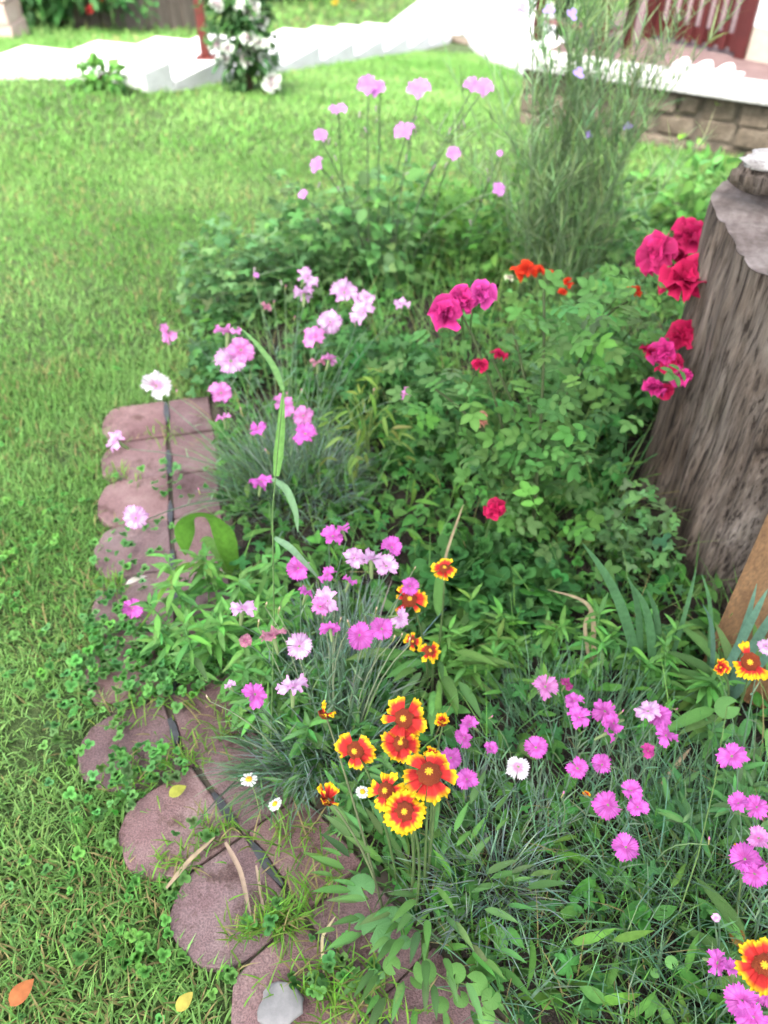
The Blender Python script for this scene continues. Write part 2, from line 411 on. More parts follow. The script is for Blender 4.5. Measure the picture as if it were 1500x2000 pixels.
# edging path: bedding strip with two rows of red concrete stones, a dark strip showing in the joint between the rows
Vp = np.vstack([np.column_stack([fine + fl * .12, np.full(len(fine), .006)]), np.column_stack([fine - fl * .15, np.full(len(fine), .008)])])
k = len(fine); Fp = np.array([(i, i + 1, k + i + 1, k + i) for i in range(4, k - 1)])
path = tag(mk('edging_path', Vp, Fp, 'mortar'), kind='structure')
def local_poly(i, pts):
    c, t, l = curve[i], tang[i], lawnward[i]
    return [tuple(c + t * u + l * v) for u, v in pts]
for i in range(1, len(curve) - 1):
    if curve[i][1] < -.05: continue
    hw = STEP / 2 - .0012
    wob = random.uniform(0, 6); bd_ = .05 if curve[i][1] > 1.05 else .085; arc = [(hw * math.cos(q), .183 - bd_ + bd_ * math.sin(q) * (1 + .03 * math.sin(5 * q + wob))) for q in np.linspace(0, math.pi, 17)]
    pts = [(hw, .005)] + arc + [(-hw, .005)]
    pts = [(u + random.uniform(-.002, .002), v + random.uniform(-.002, .002)) for u, v in pts]
    z = .016 + random.uniform(-.002, .0025)
    poly = local_poly(i, pts); cx, cy = np.mean(poly, axis=0)
    v, f = prism([(x - cx, y - cy) for x, y in poly], -.045, 0)
    o = mk('paver', v, f, 'paver', path, (cx, cy, z), smooth=False); bevel(o, .0035, 2)
    o.rotation_euler = (random.uniform(-.01, .01), random.uniform(-.01, .01), random.uniform(-.012, .012))
    pts = [(hw, -.005), (-hw, -.005), (-hw + .004, -.125), (hw - .004, -.125)]
    poly = local_poly(i, [(u, v + random.uniform(-.004, .004)) for u, v in pts]); cx, cy = np.mean(poly, axis=0)
    v, f = prism([(x - cx, y - cy) for x, y in poly], -.045, 0)
    o = mk('paver', v, f, 'paver', path, (cx, cy, .0155 + random.uniform(-.002, .002)), smooth=False); bevel(o, .0035, 2)
    o.rotation_euler = (random.uniform(-.01, .01), random.uniform(-.01, .01), 0)
    # the dark joint strip shows as one wavy length per pair
    L = random.uniform(.25, .6); u0 = random.uniform(-hw, hw * (1 - L) - hw * L * .4)
    q = [(u0 + hw * 2 * L * t, .001 + .0075 * s + random.uniform(-.002, .002)) for t, s in ((0, -.4), (.3, -1), (.7, -.9), (1, -.5), (1.02, .5), (.6, 1.1), (.3, .9), (0, .5))]
    poly = local_poly(i, q); cx, cy = np.mean(poly, axis=0)
    v, f = prism([(x - cx, y - cy) for x, y in poly], -.02, 0)
    mk('joint_strip', v, f, 'strip', path, (cx, cy, .0205), smooth=False)

# concrete steps going down and away along the lawn
step_root = thing('concrete_steps', (*(ST_P), 0), 'flight of white concrete steps going down along the far edge of the lawn', 'steps')
for i in range(-5, 9):
    p = ST_P + ST_D * ST_T * (i - 1) - ST_P; z = ST_Z - ST_R * i if i >= 0 else ST_Z - .03 * i
    q = [p, p + ST_D * (ST_T - .004), p + ST_D * (ST_T - .004) + ST_N * ST_W, p + ST_N * ST_W]
    if i <= 0:                                           # the upper steps end against the lawn
        c_ = []; lim = lambda a: a[1] + .26
        for a, b in zip(q, q[1:] + q[:1]):
            da, db = lim(a), lim(b)
            if da >= 0: c_.append(a)
            if (da >= 0) != (db >= 0): c_.append(a + (b - a) * da / (da - db))
        q = c_
        if len(q) < 3: continue
    v, f = prism([tuple(a) for a in q], z - .55, z)
    o = mk('step', v, f, 'concrete', step_root, smooth=False); bevel(o, .01, 2)
# landing at the foot of the steps, running along the terrace
LAND = [(868, 88), (905, 72), (925, 100), (960, 125), (1000, 138), (1040, 165), (1120, 120), (1090, 20), (1060, 8), (820, 8), (760, 55)]
lp = [GT(*p) for p in LAND]
land = np.array([(p[0], p[1], gz(p[0], p[1]) + .05) for p in lp]); nL = len(land)
Vl = np.vstack([land, land - [0, 0, .3]])
Fl = [tuple(range(nL))] + [((i + 1) % nL, i, nL + i, nL + (i + 1) % nL) for i in range(nL)]
tag(mk('landing', Vl, Fl, 'concrete', smooth=False), kind='structure')

# terrace with a low stone wall
TW0, TW1 = np.array([2.9, 3.72]), np.array([.80, 5.0]); tdir = unit(np.append(TW1 - TW0, 0))[:2]; tn = np.array([tdir[1], -tdir[0]])
if tn[1] < 0: tn = -tn
TZ = .235
pl = [TW0, TW1, TW1 + tn * 3.2, TW0 + tn * 3.2 + np.array([3, 0]), TW0 + np.array([3, -1.8])]
v, f = prism([tuple(p + tn * .06) for p in pl], -1.2, TZ); tag(mk('terrace', v, f, 'terrace', smooth=False), kind='structure')
wall_len = np.linalg.norm(TW1 - TW0); ang = math.atan2(tdir[1], tdir[0])
wall = thing('stone_wall', (*TW0, 0), 'low brown stone retaining wall under the white terrace ledge', 'wall'); wall.rotation_euler.z = ang
v, f = box(0, -.06, -.6, wall_len, .055, TZ - .02) if tn @ np.array([-tdir[1], tdir[0]]) > 0 else box(0, -.055, -.6, wall_len, .06, TZ - .02)
sgn = 1 if tn @ np.array([-tdir[1], tdir[0]]) > 0 else -1
mk('mortar', v, f, 'mortar', wall, smooth=False)
z = -.32; rows = 5; hh = (TZ - .03 + .32) / rows
for rI in range(rows):
    x = -random.uniform(0, .1)
    while x < wall_len:
        w = random.uniform(.12, .3); x1 = min(x + w, wall_len)
        if x1 - max(x, 0) > .04:
            x0 = max(x, 0); d = random.uniform(.0, .03)
            v, f = box(-(x1 - x0) / 2 + .008, -.035 - d, -hh / 2 + .007, (x1 - x0) / 2 - .008, .03, hh / 2 - .007)
            v += rng.normal(0, .006, v.shape); 
            if sgn < 0: v[:, 1] *= -1
            o = mk('stone', v, f, 'stone', wall, ((x0 + x1) / 2, -.028 * sgn, z + hh / 2), smooth=False); bevel(o, .014, 2)
        x = x1
    z += hh
v, f = box(-.02, -.13, TZ - .018, wall_len + .05, .13, TZ + .03)
M['ledge'] = solid('pale_ledge', [(.3, (.26, .25, .24)), (.7, (.38, .37, .36))], 8, .9, .3, .004, fine=90)
o = mk('ledge', v, f, 'ledge', wall, smooth=False); bevel(o, .008)
o['label'] = 'white concrete ledge along the top of the wall'

# ------------------------------------------------------------------ the house corner, red fence panel, bench, shoes
def at_t(u, v, z=0): p = TW0 + tdir * u + tn * v; return np.array([p[0], p[1], TZ + z])
def uv_of(p): d = np.asarray(p)[:2] - TW0; return float(d @ tdir), float(d @ tn)
pb = G(1440, 112, TZ); pl_ = G(1270, 76, TZ)
panel_ang = math.atan2(pl_[1] - pb[1], pl_[0] - pb[0]); panel_len = float(np.linalg.norm((pl_ - pb)[:2]))
panel = thing('picket_fence', pb, 'red brown slatted wooden fence panel beside the white house wall', 'fence'); panel.rotation_euler.z = panel_ang
ns = max(6, int(panel_len / .068))
for i in range(ns):
    x = (i + .5) * panel_len / ns
    v, f = box(-.019, -.011, 0.02, .019, .011, 1.0 + random.uniform(-.01, .01)); o = mk('slat', v, f, 'red_paint', panel, (x, 0, 0), smooth=False); bevel(o, .004)
for z in (.07, .8):
    v, f = box(-.01, -.05, z - .035, panel_len + .01, -.012, z + .035); o = mk('rail', v, f, 'red_paint', panel, smooth=False); bevel(o, .004)
for x in (-.02, panel_len + .02):
    v, f = box(-.03, -.04, 0, .03, .03, 1.05); o = mk('post', v, f, 'red_paint', panel, (x, 0, 0), smooth=False); bevel(o, .005)
# house wall to the right of the panel
hp = G(1452, 105, TZ)
house = thing('house_wall', hp, 'white plastered house corner with beige plinth beside the red fence panel', 'building'); house.rotation_euler.z = panel_ang
v, f = box(-4, -.16, .16, -.03, .1, 2.6); mk('wall', v, f, 'white_wall', house, smooth=False)
v, f = box(-4, -.185, 0, -.02, .1, .157); mk('plinth', v, f, 'beige', house, smooth=False)
# low bench with a blue cloth
bp = G(1240, 95, TZ)
bench = thing('bench', (bp[0], bp[1], TZ), 'low red wooden bench with faded top behind the feathery plant', 'bench'); bench.rotation_euler.z = panel_ang
for x in (.04, .50):
    for y in (.03, .27):
        v, f = box(-.022, -.022, 0, .022, .022, .27); o = mk('leg', v, f, 'red_paint', bench, (x, y, 0), smooth=False); bevel(o, .003)
for y in (.03, .11, .19, .27):
    v, f = box(-.02, -.035, .271, .56, .035, .295); o = mk('seat_plank', v, f, 'pink_paint', bench, (0, y, 0), smooth=False); bevel(o, .004)
v, f = box(0.07, .05, .09, .47, .25, .108); o = mk('shelf', v, f, 'pink_paint', bench, smooth=False); bevel(o, .003)
xs = np.linspace(0, .22, 9); ys = np.linspace(0, .2, 8); X, Y = np.meshgrid(xs, ys)
Zc = .012 + .012 * np.sin(X * 60) * np.cos(Y * 45) + .006 * np.sin(X * 131 + Y * 80)
n, m = X.shape; i, j = np.meshgrid(np.arange(n - 1), np.arange(m - 1), indexing='ij'); a = (i * m + j).ravel()
o = mk('folded_cloth', np.stack([X, Y, Zc], 2).reshape(-1, 3), np.stack([a, a + 1, a + m + 1, a + m], 1), 'blue', None, bench.location + Vector((0, 0, .300)))
o.rotation_euler.z = panel_ang; sm = o.modifiers.new('thick', 'SOLIDIFY'); sm.thickness = .006; sm.offset = 1
tag(o, 'pale blue cloth lying on the low red bench', 'cloth')
def shoe_mesh():
    sole = [(.045 * math.sin(q) * (1 + .25 * math.cos(q)), .11 * math.cos(q)) for q in np.linspace(0, 2 * math.pi, 18, endpoint=False)]
    v, f = prism(sole, 0, .018)
    return v, f
for k, (px, py, a, lab) in enumerate([(1340, 121, .6, 'white shoe on the terrace ledge, farthest left of the three'), (1386, 127, .9, 'white shoe on the terrace ledge, middle one of the three'), (1424, 135, .75, 'white shoe on the terrace ledge, nearest the house wall')]):
    p = G(px, py + 14, TZ + .031)
    u, w = uv_of(p); w = min(max(w, -.06), .1); p = at_t(u, w, .031)
    sh = thing('shoe', p, lab, 'shoe', 'white shoes on the ledge'); sh.rotation_euler.z = -a + ang; sh.scale = (.8, .8, .8)
    v, f = shoe_mesh(); o = mk('sole', v, f, 'shoe', sh, smooth=False); bevel(o, .004)
    vv, ff = [], []
    for i in range(9):                                   # rounded toe cap arching over the front half
        y = .105 - .11 * i / 8; hw = .045 * math.sqrt(max(.03, 1 - (max(y, 0) / .112) ** 2)) ; top = .02 + .04 * math.sin(min(1, i / 6) * math.pi / 2)
        for q in np.linspace(0, math.pi, 8): vv.append((hw * math.cos(q), y, .017 + top * math.sin(q)))
    for i in range(8):
        for q in range(7): a0 = i * 8 + q; ff.append((a0, a0 + 1, a0 + 9, a0 + 8))
    o = mk('upper', vv, ff, 'shoe', sh); s_ = o.modifiers.new('thick', 'SOLIDIFY'); s_.thickness = .004
# wooden stake in front of the wall
p = GT(1243, 262)
v, f = tube([(0, 0, -.05), (.004, 0, .2), (0, .006, .42)], [.022, .02, .018], 7)
st = mk('wooden_stake', v, f, 'weathered', None, (p[0], p[1], p[2])); tag(st, 'weathered grey wooden stake standing before the low stone wall', 'stake')

# red post on the steps, plank fence, pale pillar at the back left
p = np.append(ST_P + ST_D * .55 + ST_N * .1, 0); p[2] = ST_Z - ST_R * 1
post = thing('red_post', p, 'slim red painted post standing on the edge of the white steps', 'post')
v, f = box(-.028, -.028, .012, .028, .028, 1.7); o = mk('pole', v, f, 'red_post', post, smooth=False); bevel(o, .006)
v, f = box(-.06, -.06, 0, .06, .06, .012); o = mk('base_plate', v, f, 'red_post', post, smooth=False)
f0, f1 = GT(150, 62), GT(400, 58); f0 = np.array(f0); f1 = np.array(f1)
fd = (f1 - f0)[:2]; flen = float(np.linalg.norm(fd)); fence = thing('plank_fence', (f0[0], f0[1], min(f0[2], f1[2])), 'weathered grey plank fence behind the white steps', 'fence')
fence.rotation_euler.z = math.atan2(fd[1], fd[0])
x = 0
while x < flen:
    w = random.uniform(.13, .19); hgt = random.uniform(.75, .95)
    v, f = box(0, -.012, -.3, w - .012, .012, hgt); v += rng.normal(0, .004, v.shape)
    o = mk('plank', v, f, 'weathered', fence, (x, random.uniform(-.012, .012), 0), smooth=False); o.rotation_euler.y = random.uniform(-.03, .03); x += w
for z in (.12, .6):
    v, f = box(0, .03, z - .04, flen, .07, z + .04); mk('rail', v, f, 'weathered', fence, smooth=False)
pp = GT(12, 72)
pil = thing('pillar', pp, 'pale pinkish stone pillar at the far left corner', 'pillar')
zz = -.2
for i in range(8):
    v, f = box(-.22, -.2, 0, .22, .2, .155); v += rng.normal(0, .008, v.shape)
    o = mk('block', v, f, 'pale_stone', pil, (-.08, 0, zz), smooth=False); bevel(o, .015); zz += .16

# ------------------------------------------------------------------ tree stump, chunk of wood on it, leaning board
SC = np.array([1.0, 1.56])
def stump_r(th, z):
    b = .325 + .012 * math.sin(3 * th + 1) + .010 * math.sin(7 * th + .5 + z * 2) 
    flare = .11 * math.exp(-((th - R(236)) / .34) ** 2) + .015 * math.exp(-((th - R(178)) / .3) ** 2) + .08 * math.exp(-((th - R(300)) / .4) ** 2) + .06 * math.exp(-((th - R(60)) / .5) ** 2)
    k = max(0, 1 - z / .62) ** 1.6
    k2 = 1 - .8 * min(1, max(0, z / .7))
    ridge = k2 * .014 * math.sin(11 * th + .9 * math.sin(z * 5)) * (.35 + .65 * k) + k2 * .006 * math.sin(29 * th + .8 * math.sin(z * 7)) + k2 * .002 * math.sin(61 * th + .9 * math.sin(z * 11)) + .006 * math.sin(4 * th + 9 * z) * math.sin(z * 13 + th)
    return b + flare * k + ridge - .02 * z
crk = [(random.uniform(0, 6.283), random.uniform(.012, .034), random.uniform(.016, .036), random.uniform(-.1, .55), random.uniform(.15, .6), random.uniform(-.3, .3)) for _ in range(95)]
def cracks(th, z):
    d = 0
    for a, dp, w, z0, ln, sl in crk:
        if z0 < z < z0 + ln:
            q = (th - a - sl * (z - z0) + math.pi) % (2 * math.pi) - math.pi
            if abs(q) < 3 * w: d += dp * math.exp(-(q / w) ** 2) * math.sin(math.pi * (z - z0) / ln)
    return d
stump = thing('tree_stump', (*SC, 0), 'big weathered grey tree stump at the right edge of the bed', 'stump')
nth, nz = 400, 64; V = []; Cc = []
rimn = np.random.default_rng(5).normal(0, 1, 64)
tilt = lambda x, y: .712 + .05 * (y + .1) + .03 * x + .0035 * np.interp((math.atan2(y, x) / 6.283) % 1 * 64, np.arange(65), np.append(rimn, rimn[0]))
for j in range(nz + 1):
    q = j / nz
    for i in range(nth):
        th = 2 * math.pi * i / nth
        ztop = tilt(.31 * math.cos(th), .31 * math.sin(th)) + .010 * math.sin(3 * th + .6)
        z = -.08 + (ztop + .08) * q; r = stump_r(th, max(z, 0)) - cracks(th, z) * (1 - .75 * q)
        V.append((r * math.cos(th) + .03 * (z - .35) * -.2, r * math.sin(th) + .08 * z, z))
F = np.array([(j * nth + i, j * nth + (i + 1) % nth, (j + 1) * nth + (i + 1) % nth, (j + 1) * nth + i) for j in range(nz) for i in range(nth)])
m, nt, o_ = nodes('weathered_wood')
tc = N(nt, 'ShaderNodeTexCoord'); mp = N(nt, 'ShaderNodeMapping'); mp.inputs['Scale'].default_value = (11, 11, 1.0); nt.links.new(tc.outputs['Object'], mp.inputs[0])
n0 = noise(nt, 2.2, 5, .6, tc.outputs['Object'])
mixv = N(nt, 'ShaderNodeMix', data_type='VECTOR'); mixv.inputs[0].default_value = .12
nt.links.new(mp.outputs[0], mixv.inputs[4]); nt.links.new(n0.outputs['Color'], mixv.inputs[5])
n1 = noise(nt, 3.2, 8, .68, mixv.outputs[1]); n2 = noise(nt, 11, 5, .6, mp.outputs[0]); n3 = noise(nt, 3.4, 4, .6, tc.outputs['Object'])
r1 = ramp(nt, n1.outputs[0], [(.32, (.040, .032, .025)), (.44, (.105, .087, .072)), (.55, (.150, .128, .110)), (.68, (.23, .20, .178))])
r2 = ramp(nt, n2.outputs[0], [(.36, (.22, .19, .17)), (.48, (.95, .93, .92)), (.7, (1.35, 1.3, 1.25))])
r3 = ramp(nt, n3.outputs[0], [(.35, (.80, .70, .62)), (.6, (1.05, 1.03, 1.02)), (.75, (.95, .98, .86))])
c = mulcol(nt, mulcol(nt, r1.outputs[0], r2.outputs[0]), r3.outputs[0])
pb_ = N(nt, 'ShaderNodeBsdfPrincipled'); pb_.inputs['Roughness'].default_value = .85; pb_.inputs['Specular IOR Level'].default_value = .25
nt.links.new(c, pb_.inputs['Base Color'])
ad = N(nt, 'ShaderNodeMath', operation='ADD'); nt.links.new(n1.outputs[0], ad.inputs[0]); nt.links.new(n2.outputs[0], ad.inputs[1])
nt.links.new(bump(nt, ad.outputs[0], .9, .02), pb_.inputs['Normal']); nt.links.new(pb_.outputs[0], o_.inputs[0]); M['bark'] = m
mk('trunk', V, F, 'bark', stump)
ring = np.array(V[-nth:]); ctr = ring.mean(axis=0); Vt = [ctr]; nr = 14
for j in range(1, nr + 1):
    for i in range(nth):
        p = ctr + (ring[i] - ctr) * (j / nr) * 1.0015; th = 2 * math.pi * i / nth
        p = p + np.array([0, 0, .0015 + .006 * math.sin(th * 3 + j * .4) * (1 - j / nr)]); Vt.append(p)
Ft = [(0, 1 + i, 1 + (i + 1) % nth) for i in range(nth)] + [(1 + (j - 1) * nth + i, 1 + j * nth + i, 1 + j * nth + (i + 1) % nth, 1 + (j - 1) * nth + (i + 1) % nth) for j in range(1, nr) for i in range(nth)]
m, nt, o_ = nodes('cut_wood')
tc = N(nt, 'ShaderNodeTexCoord'); wv = N(nt, 'ShaderNodeTexWave', wave_type='RINGS', rings_direction='Z'); wv.inputs['Scale'].default_value = 14; wv.inputs['Distortion'].default_value = 5; wv.inputs['Detail'].default_value = 3
nt.links.new(tc.outputs['Object'], wv.inputs[0]); n1 = noise(nt, 14, 8, .7)
r1 = ramp(nt, n1.outputs[0], [(.32, (.045, .032, .026)), (.48, (.115, .088, .078)), (.68, (.20, .168, .155))]); r2 = ramp(nt, wv.outputs[0], [(.2, (.93, .92, .91)), (.7, (1.03, 1.03, 1.03))])
pb_ = N(nt, 'ShaderNodeBsdfPrincipled'); pb_.inputs['Roughness'].default_value = .9; nt.links.new(mulcol(nt, r1.outputs[0], r2.outputs[0]), pb_.inputs['Base Color'])
nt.links.new(bump(nt, n1.outputs[0], .6, .01), pb_.inputs['Normal']); nt.links.new(pb_.outputs[0], o_.inputs[0]); M['cut'] = m
mk('cut_top', Vt, Ft, 'cut', stump)['label'] = 'pale sawn top of the stump'
# chunk of wood with a white upper face
pc = G(1478, 345, .77)
chunk = thing('wood_chunk', (pc[0] + .03, pc[1], .742), 'small broken chunk of wood with a white top lying on the stump', 'wood chunk')
def rock(rx_, ry_, rz_, seed, flat=True, nu=18, nv=10):
    V = []; g = np.random.default_rng(seed); ph = g.uniform(0, 6, 8)
    for j in range(nv + 1):
        b = -math.pi / 2 + math.pi * j / nv
        for i in range(nu):
            a = 2 * math.pi * i / nu; r = 1 + .10 * math.sin(2 * a + ph[0]) + .08 * math.sin(3 * a + 2 * b + ph[1]) + .05 * math.sin(5 * a - 3 * b + ph[2]) + .03 * math.sin(9 * a + ph[3])
            cb = abs(math.cos(b)) ** .6; sb = math.copysign(abs(math.sin(b)) ** .7, math.sin(b))
            V.append((rx_ * r * cb * math.cos(a), ry_ * r * cb * math.sin(a), rz_ * (sb + 1)))
    F = np.array([(j * nu + i, j * nu + (i + 1) % nu, (j + 1) * nu + (i + 1) % nu, (j + 1) * nu + i) for j in range(nv) for i in range(nu)])
    return np.array(V), F
def crumble(v, k, sd):
    g = np.random.default_rng(sd); return v * (1 + g.normal(0, k, (len(v), 1)))
v, f = rock(.085, .065, .030, 3); mk('body', crumble(v, .05, 1), f, 'bark', chunk, smooth=False)
M['pale_wood'] = solid('bleached_wood', [(.35, (.12, .10, .09)), (.5, (.30, .28, .265)), (.7, (.42, .40, .39))], 22, .9, .6, .006)
v, f = rock(.074, .055, .011, 4); mk('white_top', crumble(v, .06, 2) + [0, 0, .05], f, 'pale_wood', chunk, smooth=False)
# board leaning on the stump
b0, b1 = G(1352, 1335, 0), np.array(AY(1500, 1000, 1.2))
ax = unit(b1 - b0); side = unit(np.array([.55, -.55, .25]) - ax * float(np.dot(ax, [.55, -.55, .25]))); nn = np.cross(ax, side)
bd = []
for (s_, u) in ((0, 0), (.16, .03), (.17, .3), (.15, .34), (.165, .4), (.16, .78), (.0, .80)): bd.append((u, s_))
Vb = np.array([b0 + ax * u + side * s_ + nn * w for w in (0, .018) for (u, s_) in bd]) - b0
nb = len(bd); Fb = [tuple(range(nb))[::-1], tuple(range(nb, 2 * nb))] + [(i, (i + 1) % nb, nb + (i + 1) % nb, nb + i) for i in range(nb)]
o = mk('wooden_board', Vb, Fb, 'board', None, b0, smooth=False); tag(o, 'brown board leaning against the foot of the stump', 'board'); bevel(o, .002)

# ------------------------------------------------------------------ stuff: grass, clover, low weeds
def keep_lawn(P):
    a = inpoly(P[:, 0], P[:, 1], bed_poly) | inpoly(P[:, 0], P[:, 1], path_poly)
    for c_ in (curve + lawnward * .098)[1:]: a |= np.hypot(P[:, 0] - c_[0], P[:, 1] - c_[1]) < .086
    u = (P[:, 0] - TW0[0]) * tn[0] + (P[:, 1] - TW0[1]) * tn[1]; w_ = (P[:, 0] - TW0[0]) * tdir[0] + (P[:, 1] - TW0[1]) * tdir[1]; a |= (u > -.1) & (w_ < wall_len + .05)
    s = (P[:, 0] - ST_P[0]) * ST_D[0] + (P[:, 1] - ST_P[1]) * ST_D[1]; w = (P[:, 0] - ST_P[0]) * ST_N[0] + (P[:, 1] - ST_P[1]) * ST_N[1]
    a |= (w > -.01) & (w < ST_W + .02) & (s < ST_T * 8) & (P[:, 1] - ST_P[1] > -.26)
    a |= inpoly(P[:, 0], P[:, 1], [tuple(p[:2]) for p in land])
    return P[~a]
def scatter(x0, x1, y0, y1, dens):
    n = int((x1 - x0) * (y1 - y0) * dens); P = np.zeros((n, 3)); P[:, 0] = rng.uniform(x0, x1, n); P[:, 1] = rng.uniform(y0, y1, n); return P
GRASS_A, GRASS_B, DRY = np.array([.078, .20, .033]), np.array([.162, .295, .08]), np.array([.24, .20, .085])
def grass(P, L, W, seg, dry=.06):
    n = len(P); P[:, 2] = gz(P[:, 0], P[:, 1]) - .003
    k = vnoise(P[:, 0], P[:, 1], 3.0, 11); k2 = vnoise(P[:, 0], P[:, 1], 1.1, 12)
    c = GRASS_A[None] * (1 - k[:, None]) + GRASS_B[None] * k[:, None]
    c = c * (1 + rng.normal(0, .2, (n, 1))).clip(.5, 1.6) * (1 + rng.normal(0, .06, (n, 3)))
    d = rng.random(n) < dry * (.3 + 2.2 * np.clip(vnoise(P[:, 0], P[:, 1], 5, 13) - .35, 0, 1) * 2)
    c[d] = DRY * (1 + rng.normal(0, .2, (d.sum(), 1)))
    Ls = L * rng.uniform(.5, 1.35, n) * (.75 + .5 * k2)
    return blades(P, rng.uniform(0, 6.28, n), Ls, W * rng.uniform(.6, 1.3, n), rng.uniform(.75, 1.5, n), rng.uniform(.2, 1.5, n), c.clip(.01, .8), seg)
parts = []
P = keep_lawn(scatter(-2.2, .6, -.25, 2.3, 27000)); bare = vnoise(P[:, 0], P[:, 1], 4.5, 21)
P = P[(bare > .22) | (rng.random(len(P)) < .35)]; parts.append(grass(P, .042, .0036, 3, .08))
P = keep_lawn(scatter(-3.4, 2.6, 2.3, 4.2, 11500)); parts.append(grass(P, .036, .0046, 2, .05))
P = keep_lawn(scatter(-6, 3, 4.2, 9.5, 4000)); parts.append(grass(P, .04, .008, 2, .015))
V, F, C = cat(parts)
tag(mk('lawn_grass', V, F, 'leaf_mesh', col=C), 'short green lawn grass with a few dry blades', 'grass', kind='stuff')
# back grass beyond the steps
P = scatter(-9, -1.0, 8, 17, 350); P = np.vstack([P, scatter(-1, 6, 10.5, 17, 350)]); P = keep_lawn(P)
V, F, C = grass(P, .09, .02, 2, .05); tag(mk('far_grass', V, F, 'leaf_mesh', col=C), 'rough grass beyond the white steps', 'grass', kind='stuff')

def clover(P, z, s, col):
    n = len(P); P = P.copy(); P[:, 2] = z; d = np.stack([np.cos(a_ := rng.uniform(0, 6.28, n)), np.sin(a_), rng.normal(0, .35, n)], 1)
    upn = np.stack([rng.normal(0, .35, n), rng.normal(0, .35, n), np.ones(n)], 1)
    return inst(T['clover'], P, frames(d, upn), s, col)
parts = []
P = keep_lawn(scatter(-1.9, .3, 0.0, 2.6, 4200)); k = vnoise(P[:, 0], P[:, 1], 3.3, 31); P = P[rng.random(len(P)) < np.clip((k - .55) * 2, .02, .6)]
parts.append(clover(P, rng.uniform(.008, .034, len(P)), rng.uniform(.012, .026, len(P)), colors(len(P), (.095, .235, .06))))
def patch(px, py, sx, sy, n, z=.03):
    c = G(px, py); return np.stack([rng.normal(c[0], sx, n), rng.normal(c[1], sy, n), np.full(n, z)], 1)
for px, py, sx, sy, n in [(290, 1310, .10, .035, 330), (400, 1320, .06, .03, 160), (330, 1360, .07, .02, 120), (235, 1245, .05, .03, 90), (290, 1530, .05, .012, 40), (220, 1560, .04, .03, 45), (410, 1640, .018, .012, 14),
                          (340, 950, .06, .04, 40), (280, 1080, .05, .05, 50), (250, 1190, .04, .05, 60), (520, 1810, .018, .012, 14), (640, 1930, .04, .02, 40), (180, 1430, .04, .05, 60), (300, 1500, .05, .01, 40)]:
    n = int(n * .65); q = patch(px, py, sx, sy, n); parts.append(clover(q, rng.uniform(.022, .065, n), rng.uniform(.013, .027, n), colors(n, (.085, .22, .065))))
V, F, C = cat(parts); tag(mk('clover', V, F, 'leaf_mesh', col=C), 'patches of clover in the lawn and over the edging stones', 'clover', kind='stuff')
# tufts growing in the path joints
parts = []
for px, py, n, sp, L in [(300, 1515, 90, .05, .03), (370, 1490, 60, .03, .035), (350, 1690, 70, .03, .03), (430, 1630, 60, .025, .03), (545, 1810, 160, .022, .05), (480, 1830, 40, .02, .03), (640, 1930, 130, .05, .045), (700, 1990, 90, .05, .05),
                         (280, 1400, 60, .05, .04), (330, 860, 40, .05, .03), (230, 940, 40, .04, .03), (560, 1650, 60, .04, .06), (620, 1750, 70, .04, .05), (470, 1420, 80, .06, .05), (215, 1160, 50, .03, .04)]:
    c = G(px, py); q = np.stack([rng.normal(c[0], sp, n), rng.normal(c[1], sp * .5, n), np.full(n, .02)], 1)
    col = colors(n, (.11, .21, .035)); d = rng.random(n) < .15; col[d] = DRY
    parts.append(blades(q, rng.uniform(0, 6.28, n), L * rng.uniform(.6, 1.6, n), np.full(n, .0032), rng.uniform(.6, 1.5, n), rng.uniform(.3, 1.6, n), col, 3))
V, F, C = cat(parts); tag(mk('joint_weeds', V, F, 'leaf_mesh', col=C), 'small grassy weeds in the joints of the edging stones', 'weeds', kind='stuff')

def bed_pts(x0, x1, y0, y1, dens):
    P = scatter(x0, x1, y0, y1, dens); P = P[inpoly(P[:, 0], P[:, 1], bed_poly)]
    return P[np.hypot(P[:, 0] - SC[0], P[:, 1] - SC[1]) > .42]
def leafcloud(tn_, P, s, col, tilt=.5):
    n = len(P); a_ = rng.uniform(0, 6.28, n)
    d = np.stack([np.cos(a_), np.sin(a_), rng.normal(.1, tilt, n)], 1); u = np.stack([rng.normal(0, .4, n), rng.normal(-.25, .4, n), np.ones(n)], 1)
    return inst(T[tn_], P, frames(d, u), s, col)
parts = []
P = bed_pts(-.7, 1.5, .15, 3.4, 2300); P[:, 2] = rng.uniform(.02, .09, len(P)); kk = rng.random(len(P))
hole = vnoise(P[:, 0], P[:, 1], 5, 41) < .28; P, kk = P[~hole], kk[~hole]
for nm, lo, hi, s, c in [('ovate', 0, .3, .04, (.06, .16, .04)), ('lobed', .3, .55, .045, (.045, .135, .045)), ('clover', .55, .75, .034, (.055, .15, .04)), ('lance', .75, 1, .055, (.08, .18, .04))]:
    q = P[(kk >= lo) & (kk < hi)]; parts.append(leafcloud(nm, q, s * rng.uniform(.6, 1.3, len(q)), colors(len(q), c)))
V, F, C = cat(parts); tag(mk('ground_cover', V, F, 'leaf_mesh', col=C), 'low mixed green leaves covering the soil of the bed', 'ground cover', kind='stuff')
parts = []
